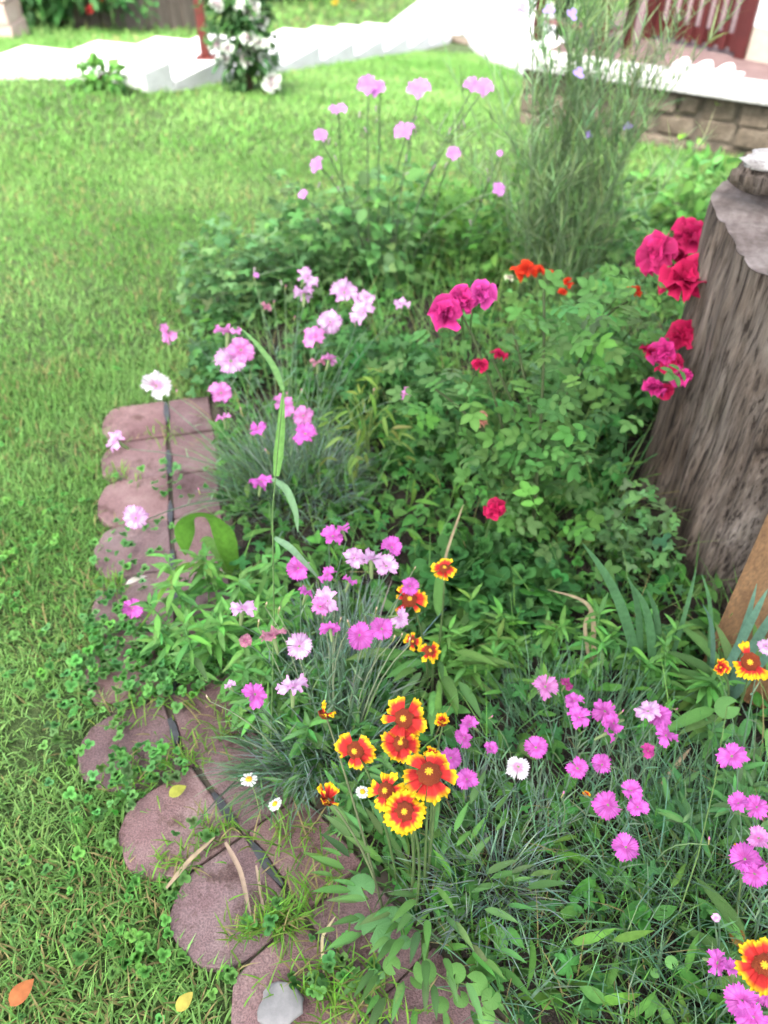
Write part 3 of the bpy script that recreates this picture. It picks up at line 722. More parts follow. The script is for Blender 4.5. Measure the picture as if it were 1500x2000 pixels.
for x0, x1, y0, y1, dens, L, c in [(-.1, 1.2, .15, .75, 5200, .10, (.085, .18, .05)), (.05, 1.2, .2, .8, 2600, .12, (.11, .20, .14)), (-.5, 1.3, .8, 3.3, 700, .15, (.11, .22, .06)), (.2, .8, 1.3, 2.6, 700, .26, (.15, .24, .08)), (-.4, 1.2, 1.8, 3.2, 350, .3, (.12, .22, .08))]:
    q = bed_pts(x0, x1, y0, y1, dens); q[:, 2] = .02; n = len(q); h2 = vnoise(q[:, 0], q[:, 1], 6, 43) > .2; q = q[h2]; n = len(q)
    col = colors(n, c); d = rng.random(n) < .05; col[d] = DRY
    parts.append(blades(q, rng.uniform(0, 6.28, n), L * rng.uniform(.5, 1.4, n), rng.uniform(.002, .0042, n), rng.uniform(.8, 1.5, n), rng.uniform(.1, 1.1, n), col, 4))
V, F, C = cat(parts); tag(mk('bed_grass', V, F, 'leaf_mesh', col=C), 'thin green grass growing between the bed flowers', 'grass', kind='stuff')

# ------------------------------------------------------------------ plants
SHARED = {}
def shared(key, t, mat):
    if key not in SHARED:
        me_o = mk(key, t.V, t.F, mat, shade=np.repeat(t.sh[:, None], 3, 1)); SHARED[key] = me_o.data
        bpy.data.objects.remove(me_o)
    return SHARED[key]
def put(name, me, parent, pos, Rm, s, col, base=(0, 0, 0)):
    o = bpy.data.objects.new(name, me); COL.objects.link(o); o.parent = parent
    mat = Matrix([[*(Rm[i] * s), pos[i] - base[i]] for i in range(3)] + [[0, 0, 0, 1]])
    o.matrix_local = mat; o.color = (*[float(c) * (.78 if me.materials and me.materials[0] is M['petal'] else 1) for c in col], 1); return o
def leaf_set(root, base, tname, pos, d, s, col, single, upn=None, name='leaf'):
    """the leaves that show largest as parts, the rest joined in one part"""
    n = len(pos); Rm = frames(d, upn); s = np.broadcast_to(np.asarray(s, float), (n,))
    sc = s / np.maximum(.3, (pos - CC) @ fw) + .012 * pos[:, 2]; order = np.argsort(-sc)
    me = shared('leaf_' + tname, T[tname], 'leaf_obj')
    for i in order[:single]: put(name, me, root, pos[i], Rm[i], s[i], col[i], base)
    r = order[single:]
    if len(r):
        V, F, C = inst(T[tname], pos[r] - np.asarray(base), Rm[r], s[r], col[r])
        o = mk('foliage', V, F, 'leaf_mesh', root, col=C); o['kind'] = 'stuff'
def stem(root, base, path, r, col, name='stem', n=5):
    p = np.asarray(path) - np.asarray(base); rr = np.linspace(r, r * .6, len(p)); v, f = tube(p, rr, n)
    o = mk(name, v, f, 'stem', root, shade=np.ones((len(v), 3))); o.color = (*col, 1); return o

# --- petals
def t_petal(n_r=4, n_c=6, spread=R(66), r0=.04, teeth=.10, ruffle=.06, cup=.12, edge=None, shade=None):
    V, S, F = [], [], []
    w1, w2, ph1, ph2 = random.uniform(2, 5), random.uniform(6, 10), random.uniform(0, 6), random.uniform(0, 6)
    for i in range(n_r + 1):
        t = i / n_r
        for j in range(n_c + 1):
            u = j / n_c * 2 - 1; a = u * spread / 2 * (1.15 - .15 * t)
            r = r0 + (.5 - r0) * t
            if i == n_r: r += (-teeth * .5 if j % 2 else 0) - .04 * u * u + (edge(u) if edge else 0)
            z = cup * r * .6 - cup * r * r * 1.6 + ruffle * t * t * (math.sin(u * w1 + ph1) * .45 + math.sin(u * w2 + ph2) * .25)
            V.append((math.sin(a) * r, math.cos(a) * r, z)); S.append(shade(t, u) if shade else (1, 1, 1))
    for i in range(n_r):
        for j in range(n_c):
            a = i * (n_c + 1) + j; b = a + n_c + 1; F += [(a, a + 1, b + 1), (a, b + 1, b)]
    return np.array(V, float), np.array(F), np.array(S, float)
def petal_mesh(key, **kw):
    if key not in SHARED:
        v, f, s = t_petal(**kw); o = mk(key, v, f, 'petal', shade=s); SHARED[key] = o.data; bpy.data.objects.remove(o)
    return SHARED[key]
lerp = lambda a, b, t: tuple(np.array(a) * (1 - t) + np.array(b) * t)
def sh_pale(t, u): return lerp((1.0, .9, .95), (1, 1, 1), t)
PINKS = {'pale': ((.86, .47, .80), lambda t, u: lerp((1.05, 1.55, 1.2), (.97, .82, .95), max(0, t * 1.3 - .3))),
         'pink': ((.80, .29, .68), lambda t, u: lerp((1.1, 1.5, 1.15), (1, .85, .95), t)),
         'mag': ((.74, .13, .60), lambda t, u: lerp((1.1, 1.9, 1.25), (1, .95, 1), t)),
         'deep': ((.55, .06, .30), lambda t, u: lerp((1.05, 1.3, 1.1), (1, 1, 1), t)),
         'white': ((.9, .82, .88), lambda t, u: lerp((1, .92, .96), (1, 1, 1), t)),
         'faded': ((.58, .27, .40), lambda t, u: lerp((1, 1, .9), (1, .85, .8), t))}
def eye(f):
    def g(t, u):
        c = np.array(f(t, u)); v = .90 + .13 * math.cos(u * 17) * min(1, t * 2)
        if t < .3: c = c * (.78, .45, .66)
        return tuple(c * (v if t < .95 else 1.06))
    return g
PINKS = {k: (c, eye(f)) for k, (c, f) in PINKS.items()}
def calyx_mesh():
    if 'calyx' not in SHARED:
        prof = [(-.62, .035), (-.55, .06), (-.25, .075), (-.02, .085), (.03, .06), (.04, 0.0)]
        V, n = [], 7
        for z, r in prof:
            for k in range(n): V.append((r * math.cos(6.283 * k / n), r * math.sin(6.283 * k / n), z))
        F = np.array([(i * n + k, i * n + (k + 1) % n, (i + 1) * n + (k + 1) % n, (i + 1) * n + k) for i in range(len(prof) - 1) for k in range(n)])
        o = mk('calyx', V, F, 'stem', shade=np.ones((len(V), 3))); SHARED['calyx'] = o.data; bpy.data.objects.remove(o)
    return SHARED['calyx']
def nrm_frame(nv, roll=0.0):
    nv = unit(nv); x = unit(np.cross([.2, 1, .1], nv)); y = np.cross(nv, x)
    c, s = math.cos(roll), math.sin(roll); return np.stack([x * c + y * s, y * c - x * s, nv], 1)
def view_n(pos, face=.55, jit=.25):
    """flower normal: mostly up, leaning to the open side of the bed where the photo shows it facing"""
    v = unit(CC - np.asarray(pos)); return unit(v * face + np.array([0, 0, 1]) * (1 - face) + rng.normal(0, jit, 3))
STEMLEAF = []
def dianthus(root, base, foot, pos, size, kind, face=.6, npet=5, green=(.09, .15, .09)):
    pos = np.asarray(pos); nv = view_n(pos, face * .75 if kind != 'white' else .7, .42 if kind != 'white' else .12); Rm = nrm_frame(nv, random.uniform(0, 6.28)); size = size * 1.05
    fl_ = put('flower', calyx_mesh(), root, pos, Rm, size, (.16, .22, .09), base)
    col, sh = PINKS[kind]
    for k in range(npet):
        vi = random.randrange(5); me = petal_mesh('petal_%s_%s' % (kind, 'abcde'[vi]), teeth=.15, ruffle=.26, cup=.1 + .1 * vi, n_c=12, spread=R(66 + 4 * vi), shade=sh)
        Rp = rz(k * 2 * math.pi / npet + random.uniform(-.12, .12)) @ rx(random.uniform(-.1, .55))
        c = np.array(col) * random.uniform(.72, 1.14); s_ = random.uniform(.88, 1.08)  # random brightness per petal paints shading into the colour
        put('petal', me, fl_, (0, 0, .02), Rp, s_, c.clip(0, .95))
    p0 = np.asarray(foot); e = pos - nv * size * .6
    pth = bez(p0, e, .75, 7, .012); st_ = stem(root, base, pth, .0017, green, 'stem', 4)
    for q in (.3, .5, .68):
        c_ = np.array([np.interp(q, np.linspace(0, 1, 7), pth[:, i]) for i in range(3)]); a0 = random.uniform(0, 6.28)
        for w in (0, math.pi): STEMLEAF.append((root, base, c_, a0 + w, .045 * (1.3 - q)))
    return fl_
def bud(root, base, foot, pos, size, col=(.7, .2, .45), green=(.14, .22, .1)):
    pos = np.asarray(pos); nv = unit(np.array([0, 0, 1]) + rng.normal(0, .25, 3))
    b = put('bud', calyx_mesh(), root, pos, nrm_frame(nv), size * 1.6, (.25, .26, .1), base)
    put('petal_tip', shared('tip', xf(T['ovate'], rx(R(80)), 1), 'petal'), b, (0, -.02, 0), np.eye(3), .3, col)
    stem(root, base, bez(foot, pos - nv * size, .75, 6, .012), .0015, green, 'stem', 4)
def tuft(root, base, c, rad, n, L, col, W=.003, seg=4, e=(.7, 1.5)):
    m = max(6, n // 70); sc_ = rng.normal(0, 1, (m, 2)); sc_ = sc_ / (np.linalg.norm(sc_, axis=1, keepdims=True)) * rad * np.sqrt(rng.random((m, 1)))
    w = rng.integers(0, m, n); off = rng.normal(0, rad * .16, (n, 2)); hs = rng.uniform(.65, 1.2, m); tl = rng.normal(0, .5, m)
    q = np.column_stack([sc_[w] + off, np.full(n, .02)]) + np.asarray(c) - np.asarray(base)
    az = np.arctan2(off[:, 1] + sc_[w][:, 1] * .35, off[:, 0] + sc_[w][:, 0] * .35) + rng.normal(0, .5, n); L = L * hs[w]
    V, F, C = blades(q, az, L * rng.uniform(.45, 1.3, n), W * rng.uniform(.6, 1.3, n), rng.uniform(*e, n), rng.uniform(.1, 1.0, n), colors(n, col, .28), seg, rng.uniform(-.6, .6, n))
    o = mk('foliage', V, F, 'leaf_mesh', root, col=C); o['kind'] = 'stuff'; return o

BLUE = (.17, .225, .22)
# --- clump A: pale pinks at the back left of the bed
A = [(600, 545, 44, 'pale'), (594, 574, 42, 'pale'), (672, 572, 56, 'pale'), (716, 582, 36, 'pale'), (710, 612, 54, 'pale'), (645, 628, 46, 'pale'), (785, 595, 32, 'pale'), (613, 660, 46, 'pink'),
     (445, 652, 54, 'pink'), (470, 684, 54, 'pink'), (450, 706, 58, 'pale'), (620, 708, 32, 'faded'), (642, 704, 34, 'pink'), (432, 768, 46, 'pink'), (555, 792, 46, 'pink'), (592, 812, 40, 'pink'), (505, 838, 36, 'mag'),
     (597, 848, 46, 'mag'), (437, 818, 32, 'pink'), (510, 942, 46, 'mag'), (793, 770, 26, 'pink'), (330, 650, 42, 'pink'), (305, 755, 56, 'white'), (228, 862, 46, 'pale'), (265, 1012, 50, 'pale'), (520, 600, 22, 'faded')]
cA = G(560, 985); rA = thing('dianthus_clump', cA, 'clump of pale pink flowers with blue green leaves beside the upper edging stones', 'flower clump', 'clumps of fringed pink flowers')
for x, y, s, k in A:
    z = .26 + (850 - min(y, 850)) / 300 * .15 if x > 400 else .22
    if y > 900: z = .2
    p = G(x, y, z); sz = s * depth(p) / FPX * 1.04
    foot = np.array([cA[0] + (p[0] - cA[0]) * .25, cA[1] + (p[1] - cA[1]) * .35, .03]) + np.append(rng.normal(0, .03, 2), 0)
    dianthus(rA, cA, foot, p, sz, k, .5)
for x, y in [(558, 560), (497, 540), (730, 762), (588, 762), (388, 957), (535, 590), (575, 620), (345, 765), (470, 800), (560, 770), (520, 880)]:
    p = G(x, y, .3); bud(rA, cA, np.array([cA[0] + (p[0] - cA[0]) * .3, cA[1] + (p[1] - cA[1]) * .4, .03]), p, .012)
tuft(rA, cA, cA + [0.02, .03, 0], .15, 1100, .15, BLUE, .0034); tuft(rA, cA, cA + [.05, .1, 0], .17, 700, .2, (.12, .21, .11), .0034)
# --- clump B: bright pinks in the middle
B = [(650, 1048, 42, 'mag'), (668, 1036, 36, 'mag'), (765, 1070, 42, 'mag'), (692, 1090, 42, 'pale'), (725, 1095, 54, 'pale'), (755, 1106, 44, 'pale'), (583, 1110, 46, 'mag'), (640, 1122, 38, 'mag'), (682, 1137, 32, 'mag'),
     (597, 1160, 34, 'mag'), (640, 1172, 56, 'pale'), (625, 1185, 38, 'pink'), (473, 1192, 54, 'pale'), (535, 1245, 50, 'faded'), (585, 1262, 54, 'pale'), (645, 1230, 42, 'mag'), (702, 1240, 54, 'mag'), (745, 1228, 50, 'mag'),
     (778, 1205, 42, 'pale'), (800, 1145, 34, 'mag'), (497, 1357, 48, 'mag'), (572, 1345, 60, 'pale'), (480, 1252, 26, 'faded'), (258, 1188, 40, 'mag'), (450, 1340, 24, 'pale')]
cB = G(640, 1490); rB = thing('dianthus_clump', cB, 'clump of bright pink flowers left of the orange and red flowers', 'flower clump', 'clumps of fringed pink flowers')
for x, y, s, k in B:
    z = .27 + (1380 - y) / 340 * .07
    if x < 300: z = .1
    p = G(x, y, z); sz = s * depth(p) / FPX * 1.06
    foot = np.array([cB[0] + (p[0] - cB[0]) * .35, cB[1] + (p[1] - cB[1]) * .45, .03]) + np.append(rng.normal(0, .03, 2), 0)
    dianthus(rB, cB, foot, p, sz, k, .5)
for x, y in [(520, 1180), (545, 1190), (630, 1200), (665, 1210), (680, 1215), (770, 1245), (785, 1240), (800, 1250), (405, 1362), (505, 1215), (655, 1160), (735, 1190), (810, 1110)]:
    p = G(x, y, .29); bud(rB, cB, np.array([cB[0] + (p[0] - cB[0]) * .4, cB[1] + (p[1] - cB[1]) * .5, .03]), p, .012, (.75, .5, .4), (.22, .26, .16))
tuft(rB, cB, cB + [.02, .12, 0], .17, 1100, .14, BLUE, .0034, e=(.9, 1.55)); tuft(rB, cB, cB + [-.02, .06, 0], .15, 700, .12, (.11, .2, .12), .0036, e=(.5, 1.5))
# --- clump C: magenta pinks at the right
Cc_ = [(1065, 1342, 50, 'pink'), (1106, 1336, 28, 'deep'), (1122, 1370, 36, 'mag'), (1130, 1402, 44, 'mag'), (1182, 1388, 48, 'mag'), (1200, 1412, 40, 'mag'), (1185, 1432, 40, 'mag'), (1266, 1390, 46, 'pale'), (1288, 1398, 44, 'mag'),
       (1300, 1437, 44, 'mag'), (1265, 1467, 30, 'deep'), (1047, 1460, 44, 'mag'), (1012, 1497, 46, 'white'), (958, 1462, 28, 'mag'), (1128, 1500, 44, 'mag'), (1176, 1494, 40, 'mag'), (1188, 1572, 56, 'mag'), (1233, 1545, 38, 'mag'),
       (1245, 1577, 40, 'mag'), (1222, 1655, 52, 'mag'), (918, 1415, 38, 'mag'), (907, 1440, 36, 'mag'), (880, 1480, 42, 'mag'), (912, 1522, 42, 'mag')]
cC = G(1130, 1600); rC = thing('dianthus_clump', cC, 'loose clump of magenta pink flowers below the stump, right of the orange flowers', 'flower clump', 'clumps of fringed pink flowers')
for x, y, s, k in Cc_:
    p = G(x, y, .2); sz = s * depth(p) / FPX * 1.08
    foot = np.array([cC[0] + (p[0] - cC[0]) * .6, cC[1] + (p[1] - cC[1]) * .7 - .02, .03]) + np.append(rng.normal(0, .02, 2), 0)
    dianthus(rC, cC, foot, p, sz, k, .5)
for x, y in [(1215, 1390), (1320, 1385), (1100, 1550), (1385, 1640), (960, 1400)]:
    p = G(x, y, .2); bud(rC, cC, np.array([cC[0] + (p[0] - cC[0]) * .7, cC[1] + (p[1] - cC[1]) * .8, .03]), p, .012)
tuft(rC, cC, cC + [0, 0, 0], .24, 1000, .11, (.10, .18, .12), .0028); tuft(rC, cC, G(960, 1700), .12, 500, .14, BLUE, .0028, e=(1.0, 1.55))
# --- clump D: bottom right corner
D = [(1430, 1477, 54, 'mag'), (1442, 1570, 42, 'mag'), (1478, 1577, 44, 'mag'), (1482, 1638, 46, 'pink'), (1455, 1678, 58, 'mag'), (1496, 1690, 50, 'mag'), (1474, 1706, 48, 'mag'), (1400, 1880, 46, 'mag'), (1430, 1895, 46, 'mag'),
     (1450, 1955, 62, 'mag'), (1470, 1985, 60, 'mag'), (1498, 1940, 50, 'mag'), (1496, 1262, 34, 'pale'), (1398, 1792, 16, 'pale')]
cD = G(1490, 1850); rD = thing('dianthus_clump', cD, 'clump of magenta pink flowers at the lower right corner', 'flower clump', 'clumps of fringed pink flowers')
for x, y, s, k in D:
    p = G(x, y, .22); sz = s * depth(p) / FPX * 1.08
    foot = np.array([cD[0] + (p[0] - cD[0]) * .6, cD[1] + (p[1] - cD[1]) * .7 - .02, .03]) + np.append(rng.normal(0, .02, 2), 0)
    dianthus(rD, cD, foot, p, sz, k, .5)
tuft(rD, cD, cD, .25, 1100, .14, (.10, .18, .12), .0028)

for rt_ in (rA, rB, rC, rD):
    L_ = [q for q in STEMLEAF if q[0] is rt_]; P_ = np.array([q[2] - q[1] for q in L_]); n = len(L_)
    V, F, C = blades(P_, np.array([q[3] for q in L_]), np.array([q[4] for q in L_]), np.full(n, .0034), rng.uniform(.5, 1.2, n), rng.uniform(-.1, .9, n), colors(n, (.14, .22, .16)), 3)
    o = mk('stem_leaves', V, F, 'leaf_mesh', rt_, col=C); o['kind'] = 'stuff'
# --- gaillardia: red rays with yellow tips
def sh_gail(t, u, k0=.66):
    k = k0 + .04 * math.cos(u * 5) + .03 * math.sin(u * 13); 
    if t > k + .06: return (1.1, .72, .02)
    if t > k - .04: return (1.0, .30, .02)
    return lerp((.26, .010, .010), (.86, .045, .04), min(1, t / k * 1.1))
def gail_petal(v):
    lo = random.uniform(.02, .08)
    return petal_mesh('ray_' + 'abcdefghi'[v], n_r=8, n_c=6, spread=R((24, 30, 34)[v % 3]), r0=.08, teeth=0, ruffle=.12, cup=(.1, .3, .5)[v % 3], edge=lambda u: -(lo if abs(abs(u) - .33) < .05 else 0) - .03 * abs(u), shade=lambda t, u: sh_gail(t, u, (.58, .66, .74)[v // 3]))
def dome(key, h, mat, bumps=.07, n=16, rings=6):
    if key not in SHARED:
        V = [(0, 0, h)]
        for j in range(1, rings + 1):
            b = math.pi / 2 * j / rings
            for k in range(n):
                q = 6.283 * (k + .5 * (j % 2)) / n; r = math.sin(b) * (1 + bumps * (-1) ** (k + j)); V.append((r * math.cos(q), r * math.sin(q), h * math.cos(b) + bumps * .5 * (-1) ** (k + j)))
        F = [(0, 1 + k, 1 + (k + 1) % n) for k in range(n)] + [f for j in range(rings - 1) for k in range(n) for f in ((1 + j * n + k, 1 + (j + 1) * n + k, 1 + (j + 1) * n + (k + 1) % n, 1 + j * n + (k + 1) % n),)]
        o = mk(key, V, F, mat); SHARED[key] = o.data; bpy.data.objects.remove(o)
    return SHARED[key]
def gaillardia(root, base, foot, pos, dia, face=.75, nr=14, miss=0, jit=.24, nv=None, curl=0, green=(.08, .125, .045)):
    pos = np.asarray(pos); nv = view_n(pos, face, jit) if nv is None else unit(nv); Rm = nrm_frame(nv, random.uniform(0, 6.28))
    f = put('flower', dome('disc', .55, 'disc'), root, pos, Rm, dia * .2, (1, 1, 1), base)
    inner = put('disc_centre', dome('disc_eye', .5, 'disc_yellow'), f, (0, 0, .38), np.eye(3), .42, (1, 1, 1))
    nr = nr + random.choice((-2, -1, 0, 1)); age = random.randrange(3); skip = set(random.sample(range(nr), miss)) if miss else set()
    for k in range(nr):
        if k in skip: continue
        Rp = rz(k * 2 * math.pi / nr + random.uniform(-.07, .07)) @ rx(random.uniform(-.34, .3) + curl)
        put('ray_petal', gail_petal(age * 3 + random.randrange(3)), f, (0, 0, .02 * (k % 2)), Rp, random.choice((random.uniform(.9, 1.06), random.uniform(.74, 1.0))) / .2, np.ones(3) * random.uniform(.7, 1.08))
    e = pos - nv * dia * .05; stem(root, base, bez(foot, e - nv * .0, .8, 8, .012), .0026, green, 'stem', 5)
    return f
def lance_leaves(root, base, n, rad, hgt, L, col, single=30, t='lance', e=.5):
    a_ = rng.uniform(0, 6.28, n); r = rad * np.sqrt(rng.random(n)); pos = np.stack([np.cos(a_) * r, np.sin(a_) * r, rng.uniform(.02, hgt, n)], 1) + base
    d = np.stack([np.cos(a_), np.sin(a_), rng.normal(e, .4, n)], 1); leaf_set(root, base, t, pos, d, L * rng.uniform(.6, 1.25, n), colors(n, col), single)
cg = G(830, 1790); rg = thing('gaillardia_plant', cg, 'plant with six open red and yellow flowers in the foreground', 'flower plant', 'red and yellow daisy flowers')
for x, y, s, z, ms in [(790, 1403, 92, .36, 2), (782, 1452, 76, .34, 0), (695, 1465, 84, .33, 3), (838, 1512, 114, .37, 1), (755, 1545, 84, .34, 4), (790, 1585, 88, .35, 0)]:
    p = G(x, y, z); gaillardia(rg, cg, np.array([cg[0] + (p[0] - cg[0]) * .4, cg[1] + (p[1] - cg[1]) * .35, .02]), p, s * depth(p) / FPX * 1.08, .72, 15, ms)
for x, y, z in [(865, 1412, .33), (843, 1474, .31)]:
    p = G(x, y, z); gaillardia(rg, cg, np.array([cg[0] + (p[0] - cg[0]) * .4, cg[1] + (p[1] - cg[1]) * .35, .02]), p, .034, .4, 12, 0, curl=.9)
for x, y, z, d_, nv in [(633, 1395, .3, .05, (-.55, -.35, -.75)), (640, 1562, .24, .055, (-.3, -.3, -.9))]:
    p = G(x, y, z); gaillardia(rg, cg, G(750, 1790), p, d_, .4, 12, 3, nv=nv, curl=-.7, green=(.11, .13, .065))
lance_leaves(rg, cg, 120, .16, .15, .05, (.085, .175, .06), 60, e=1.0)
c2 = G(850, 1330); r2_ = thing('gaillardia_plant', c2, 'small plant with orange red flowers right of the bright pink clump', 'flower plant', 'red and yellow daisy flowers')
for x, y, s, z, ms, fc in [(868, 1111, 56, .28, 0, .15), (800, 1172, 76, .27, 3, .6), (806, 1252, 40, .24, 6, .5), (838, 1272, 54, .25, 4, .5)]:
    p = G(x, y, z); gaillardia(r2_, c2, np.array([c2[0] + (p[0] - c2[0]) * .35, c2[1] + (p[1] - c2[1]) * .4, .02]), p, s * depth(p) / FPX, fc, 14, ms)
lance_leaves(r2_, c2, 60, .1, .12, .09, (.09, .19, .055), 30)
c3 = G(1450, 1420); r3_ = thing('gaillardia_plant', c3, 'plant with dark red flowers in front of the leaning board', 'flower plant', 'red and yellow daisy flowers')
for x, y, s, z, ms, fc, cu in [(1406, 1304, 44, .27, 0, .5, .8), (1466, 1292, 90, .28, 6, .6, .0), (1145, 1552, 22, .12, 0, .5, .9)]:
    p = G(x, y, z); gaillardia(r3_, c3 if x > 1200 else c3, np.array([c3[0] + (p[0] - c3[0]) * (.4 if x > 1200 else .95), c3[1] + (p[1] - c3[1]) * (.4 if x > 1200 else .95), .02]), p, s * depth(p) / FPX, fc, 14, ms, curl=cu)
lance_leaves(r3_, c3, 60, .11, .12, .10, (.09, .18, .06), 30)
c4 = G(1520, 1980); r4_ = thing('gaillardia_plant', c4, 'plant with one large red and yellow flower at the lower right corner', 'flower plant', 'red and yellow daisy flowers')
p = G(1492, 1885, .3); gaillardia(r4_, c4, c4, p, 112 * depth(p) / FPX, .7, 15, 1)
p = G(1437, 1656, .16); gaillardia(r4_, c4, c4 + np.array([-.05, .1, 0]), p, .016, .5, 10, 0, curl=.9)
lance_leaves(r4_, c4, 40, .1, .1, .09, (.09, .18, .06), 20)

# --- roses
ROSES = []
def sh_rose(t, u): return lerp((.5, .3, .42), (1.08, 1.25, 1.12), t * t)  # petal bases darkened to paint in the shade inside the bloom
def rose(root, base, foot, pos, dia, col, face=.5, layers=((6, .5, .1), (6, .42, .45), (5, .33, .8), (4, .24, 1.05), (3, .15, 1.3)), nv=None, green=(.07, .13, .04), sr=.003):
    pos = np.asarray(pos); nv = view_n(pos, face, .2) if nv is None else unit(nv); Rm = nrm_frame(nv, random.uniform(0, 6))
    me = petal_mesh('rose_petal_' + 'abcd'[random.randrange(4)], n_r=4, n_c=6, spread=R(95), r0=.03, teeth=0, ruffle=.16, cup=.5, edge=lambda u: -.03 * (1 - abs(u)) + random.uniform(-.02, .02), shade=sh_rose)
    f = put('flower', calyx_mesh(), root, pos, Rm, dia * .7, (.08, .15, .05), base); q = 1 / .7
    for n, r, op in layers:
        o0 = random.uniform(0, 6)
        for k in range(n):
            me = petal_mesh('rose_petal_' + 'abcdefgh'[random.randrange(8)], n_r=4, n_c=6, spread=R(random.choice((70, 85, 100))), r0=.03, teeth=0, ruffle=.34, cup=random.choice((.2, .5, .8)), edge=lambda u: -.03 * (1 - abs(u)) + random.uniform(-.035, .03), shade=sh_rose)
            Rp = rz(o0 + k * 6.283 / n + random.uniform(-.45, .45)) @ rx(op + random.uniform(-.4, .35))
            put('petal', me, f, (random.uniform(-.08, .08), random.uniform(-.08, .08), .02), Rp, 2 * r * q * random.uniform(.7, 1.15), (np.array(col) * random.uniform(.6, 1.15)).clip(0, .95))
    ROSES.append((pos, dia))
    if foot is not None: stem(root, base, bez(foot, pos - nv * dia * .3, .7, 8, .015), sr, green, 'cane', 5)
    return f
MAGR = (.68, .014, .11); HOT = (.80, .04, .30)
def rose_leaves(root, base, pts, n, s, col, single, spread=.1):
    pts = np.asarray(pts); idx = rng.integers(0, len(pts), n); pos = pts[idx] + rng.normal(0, spread, (n, 3)); pos[:, 2] = np.maximum(pos[:, 2], .05)
    pos = pos[np.hypot(pos[:, 0] - SC[0], pos[:, 1] - SC[1]) > .40]
    for rp, dia in ROSES: pos = pos[(np.linalg.norm(pos - (rp + [0, -.02, .03]), axis=1) > dia * .5 + s * .75)]      # blooms stand clear of the leaves
    n = len(pos)
    a_ = rng.uniform(0, 6.28, n); d = np.stack([np.cos(a_), np.sin(a_), rng.normal(.1, .4, n)], 1)
    u = np.stack([rng.normal(0, .3, n), rng.normal(-.35, .3, n), np.ones(n)], 1)
    leaf_set(root, base, 'rose', pos, d, s * rng.uniform(.65, 1.2, n), colors(n, col), single, u)
r1b = G(1045, 1085); rr1 = thing('rose_bush', r1b, 'magenta rose bush with long bare canes in the middle of the bed', 'rose bush', 'rose bushes in the bed')
canes = []
def cane(px, py, z, foot, r=.0045, col=(.055, .075, .03)):
    e = G(px, py, z); pth = bez(foot, e, .7, 9, .012); stem(rr1, r1b, pth, r, col, 'cane', 6); canes.extend(list(pth[2:])); return e
for x, y, z in [(1062, 560, .62), (900, 610, .55), (960, 700, .45), (1225, 590, .56), (1000, 640, .5), (850, 760, .4), (1140, 720, .42), (940, 830, .33)]:
    ft_ = r1b + np.append(rng.normal(0, .025, 2), 0) if x != 1225 else G(1085, 850) 
    cane(x, y, z, ft_)
for x, y, s, z, c, fc in [(870, 612, 80, .56, HOT, .5), (905, 585, 64, .57, HOT, .5), (940, 575, 62, .58, (.82, .07, .42), .5), (938, 712, 40, .45, MAGR, .2), (975, 692, 34, .46, MAGR, .2), (968, 992, 48, .28, MAGR, .4), (940, 822, 36, .33, (.85, .35, .28), .3)]:
    p = G(x, y, z); rose(rr1, r1b, p + np.array([random.uniform(-.03, .03), .04, -.12]), p, s * depth(p) / FPX * .98, c, fc)
rose_leaves(rr1, r1b, canes, 400, .078, (.075, .165, .05), 170, .06)
r2b = np.array([.60, 2.02, 0]); rr2 = thing('rose_bush', r2b, 'magenta rose bush growing close against the stump', 'rose bush', 'rose bushes in the bed')
canes2 = []
for x, y, s, z, c, fc in [(1283, 497, 76, .58, (.74, .03, .2), .45), (1345, 462, 66, .6, (.70, .018, .14), .45), (1335, 548, 98, .56, MAGR, .55), (1320, 495, 50, .56, MAGR, .4), (1335, 655, 66, .45, MAGR, .4), (1268, 690, 44, .43, MAGR, .3), (1295, 690, 56, .44, HOT, .4), (1308, 712, 48, .42, MAGR, .4), (1330, 735, 40, .41, HOT, .3), (1278, 757, 44, .38, HOT, .3), (1300, 765, 36, .37, MAGR, .3)]:
    p = G(x, y, z); ft_ = r2b + np.append(rng.normal(0, .04, 2), .02); rose(rr2, r2b, ft_, p, s * depth(p) / FPX * 1.1, c, fc); canes2 += list(bez(ft_, p, .7, 6)[1:])
rose_leaves(rr2, r2b, canes2, 260, .078, (.085, .185, .06), 120, .06)

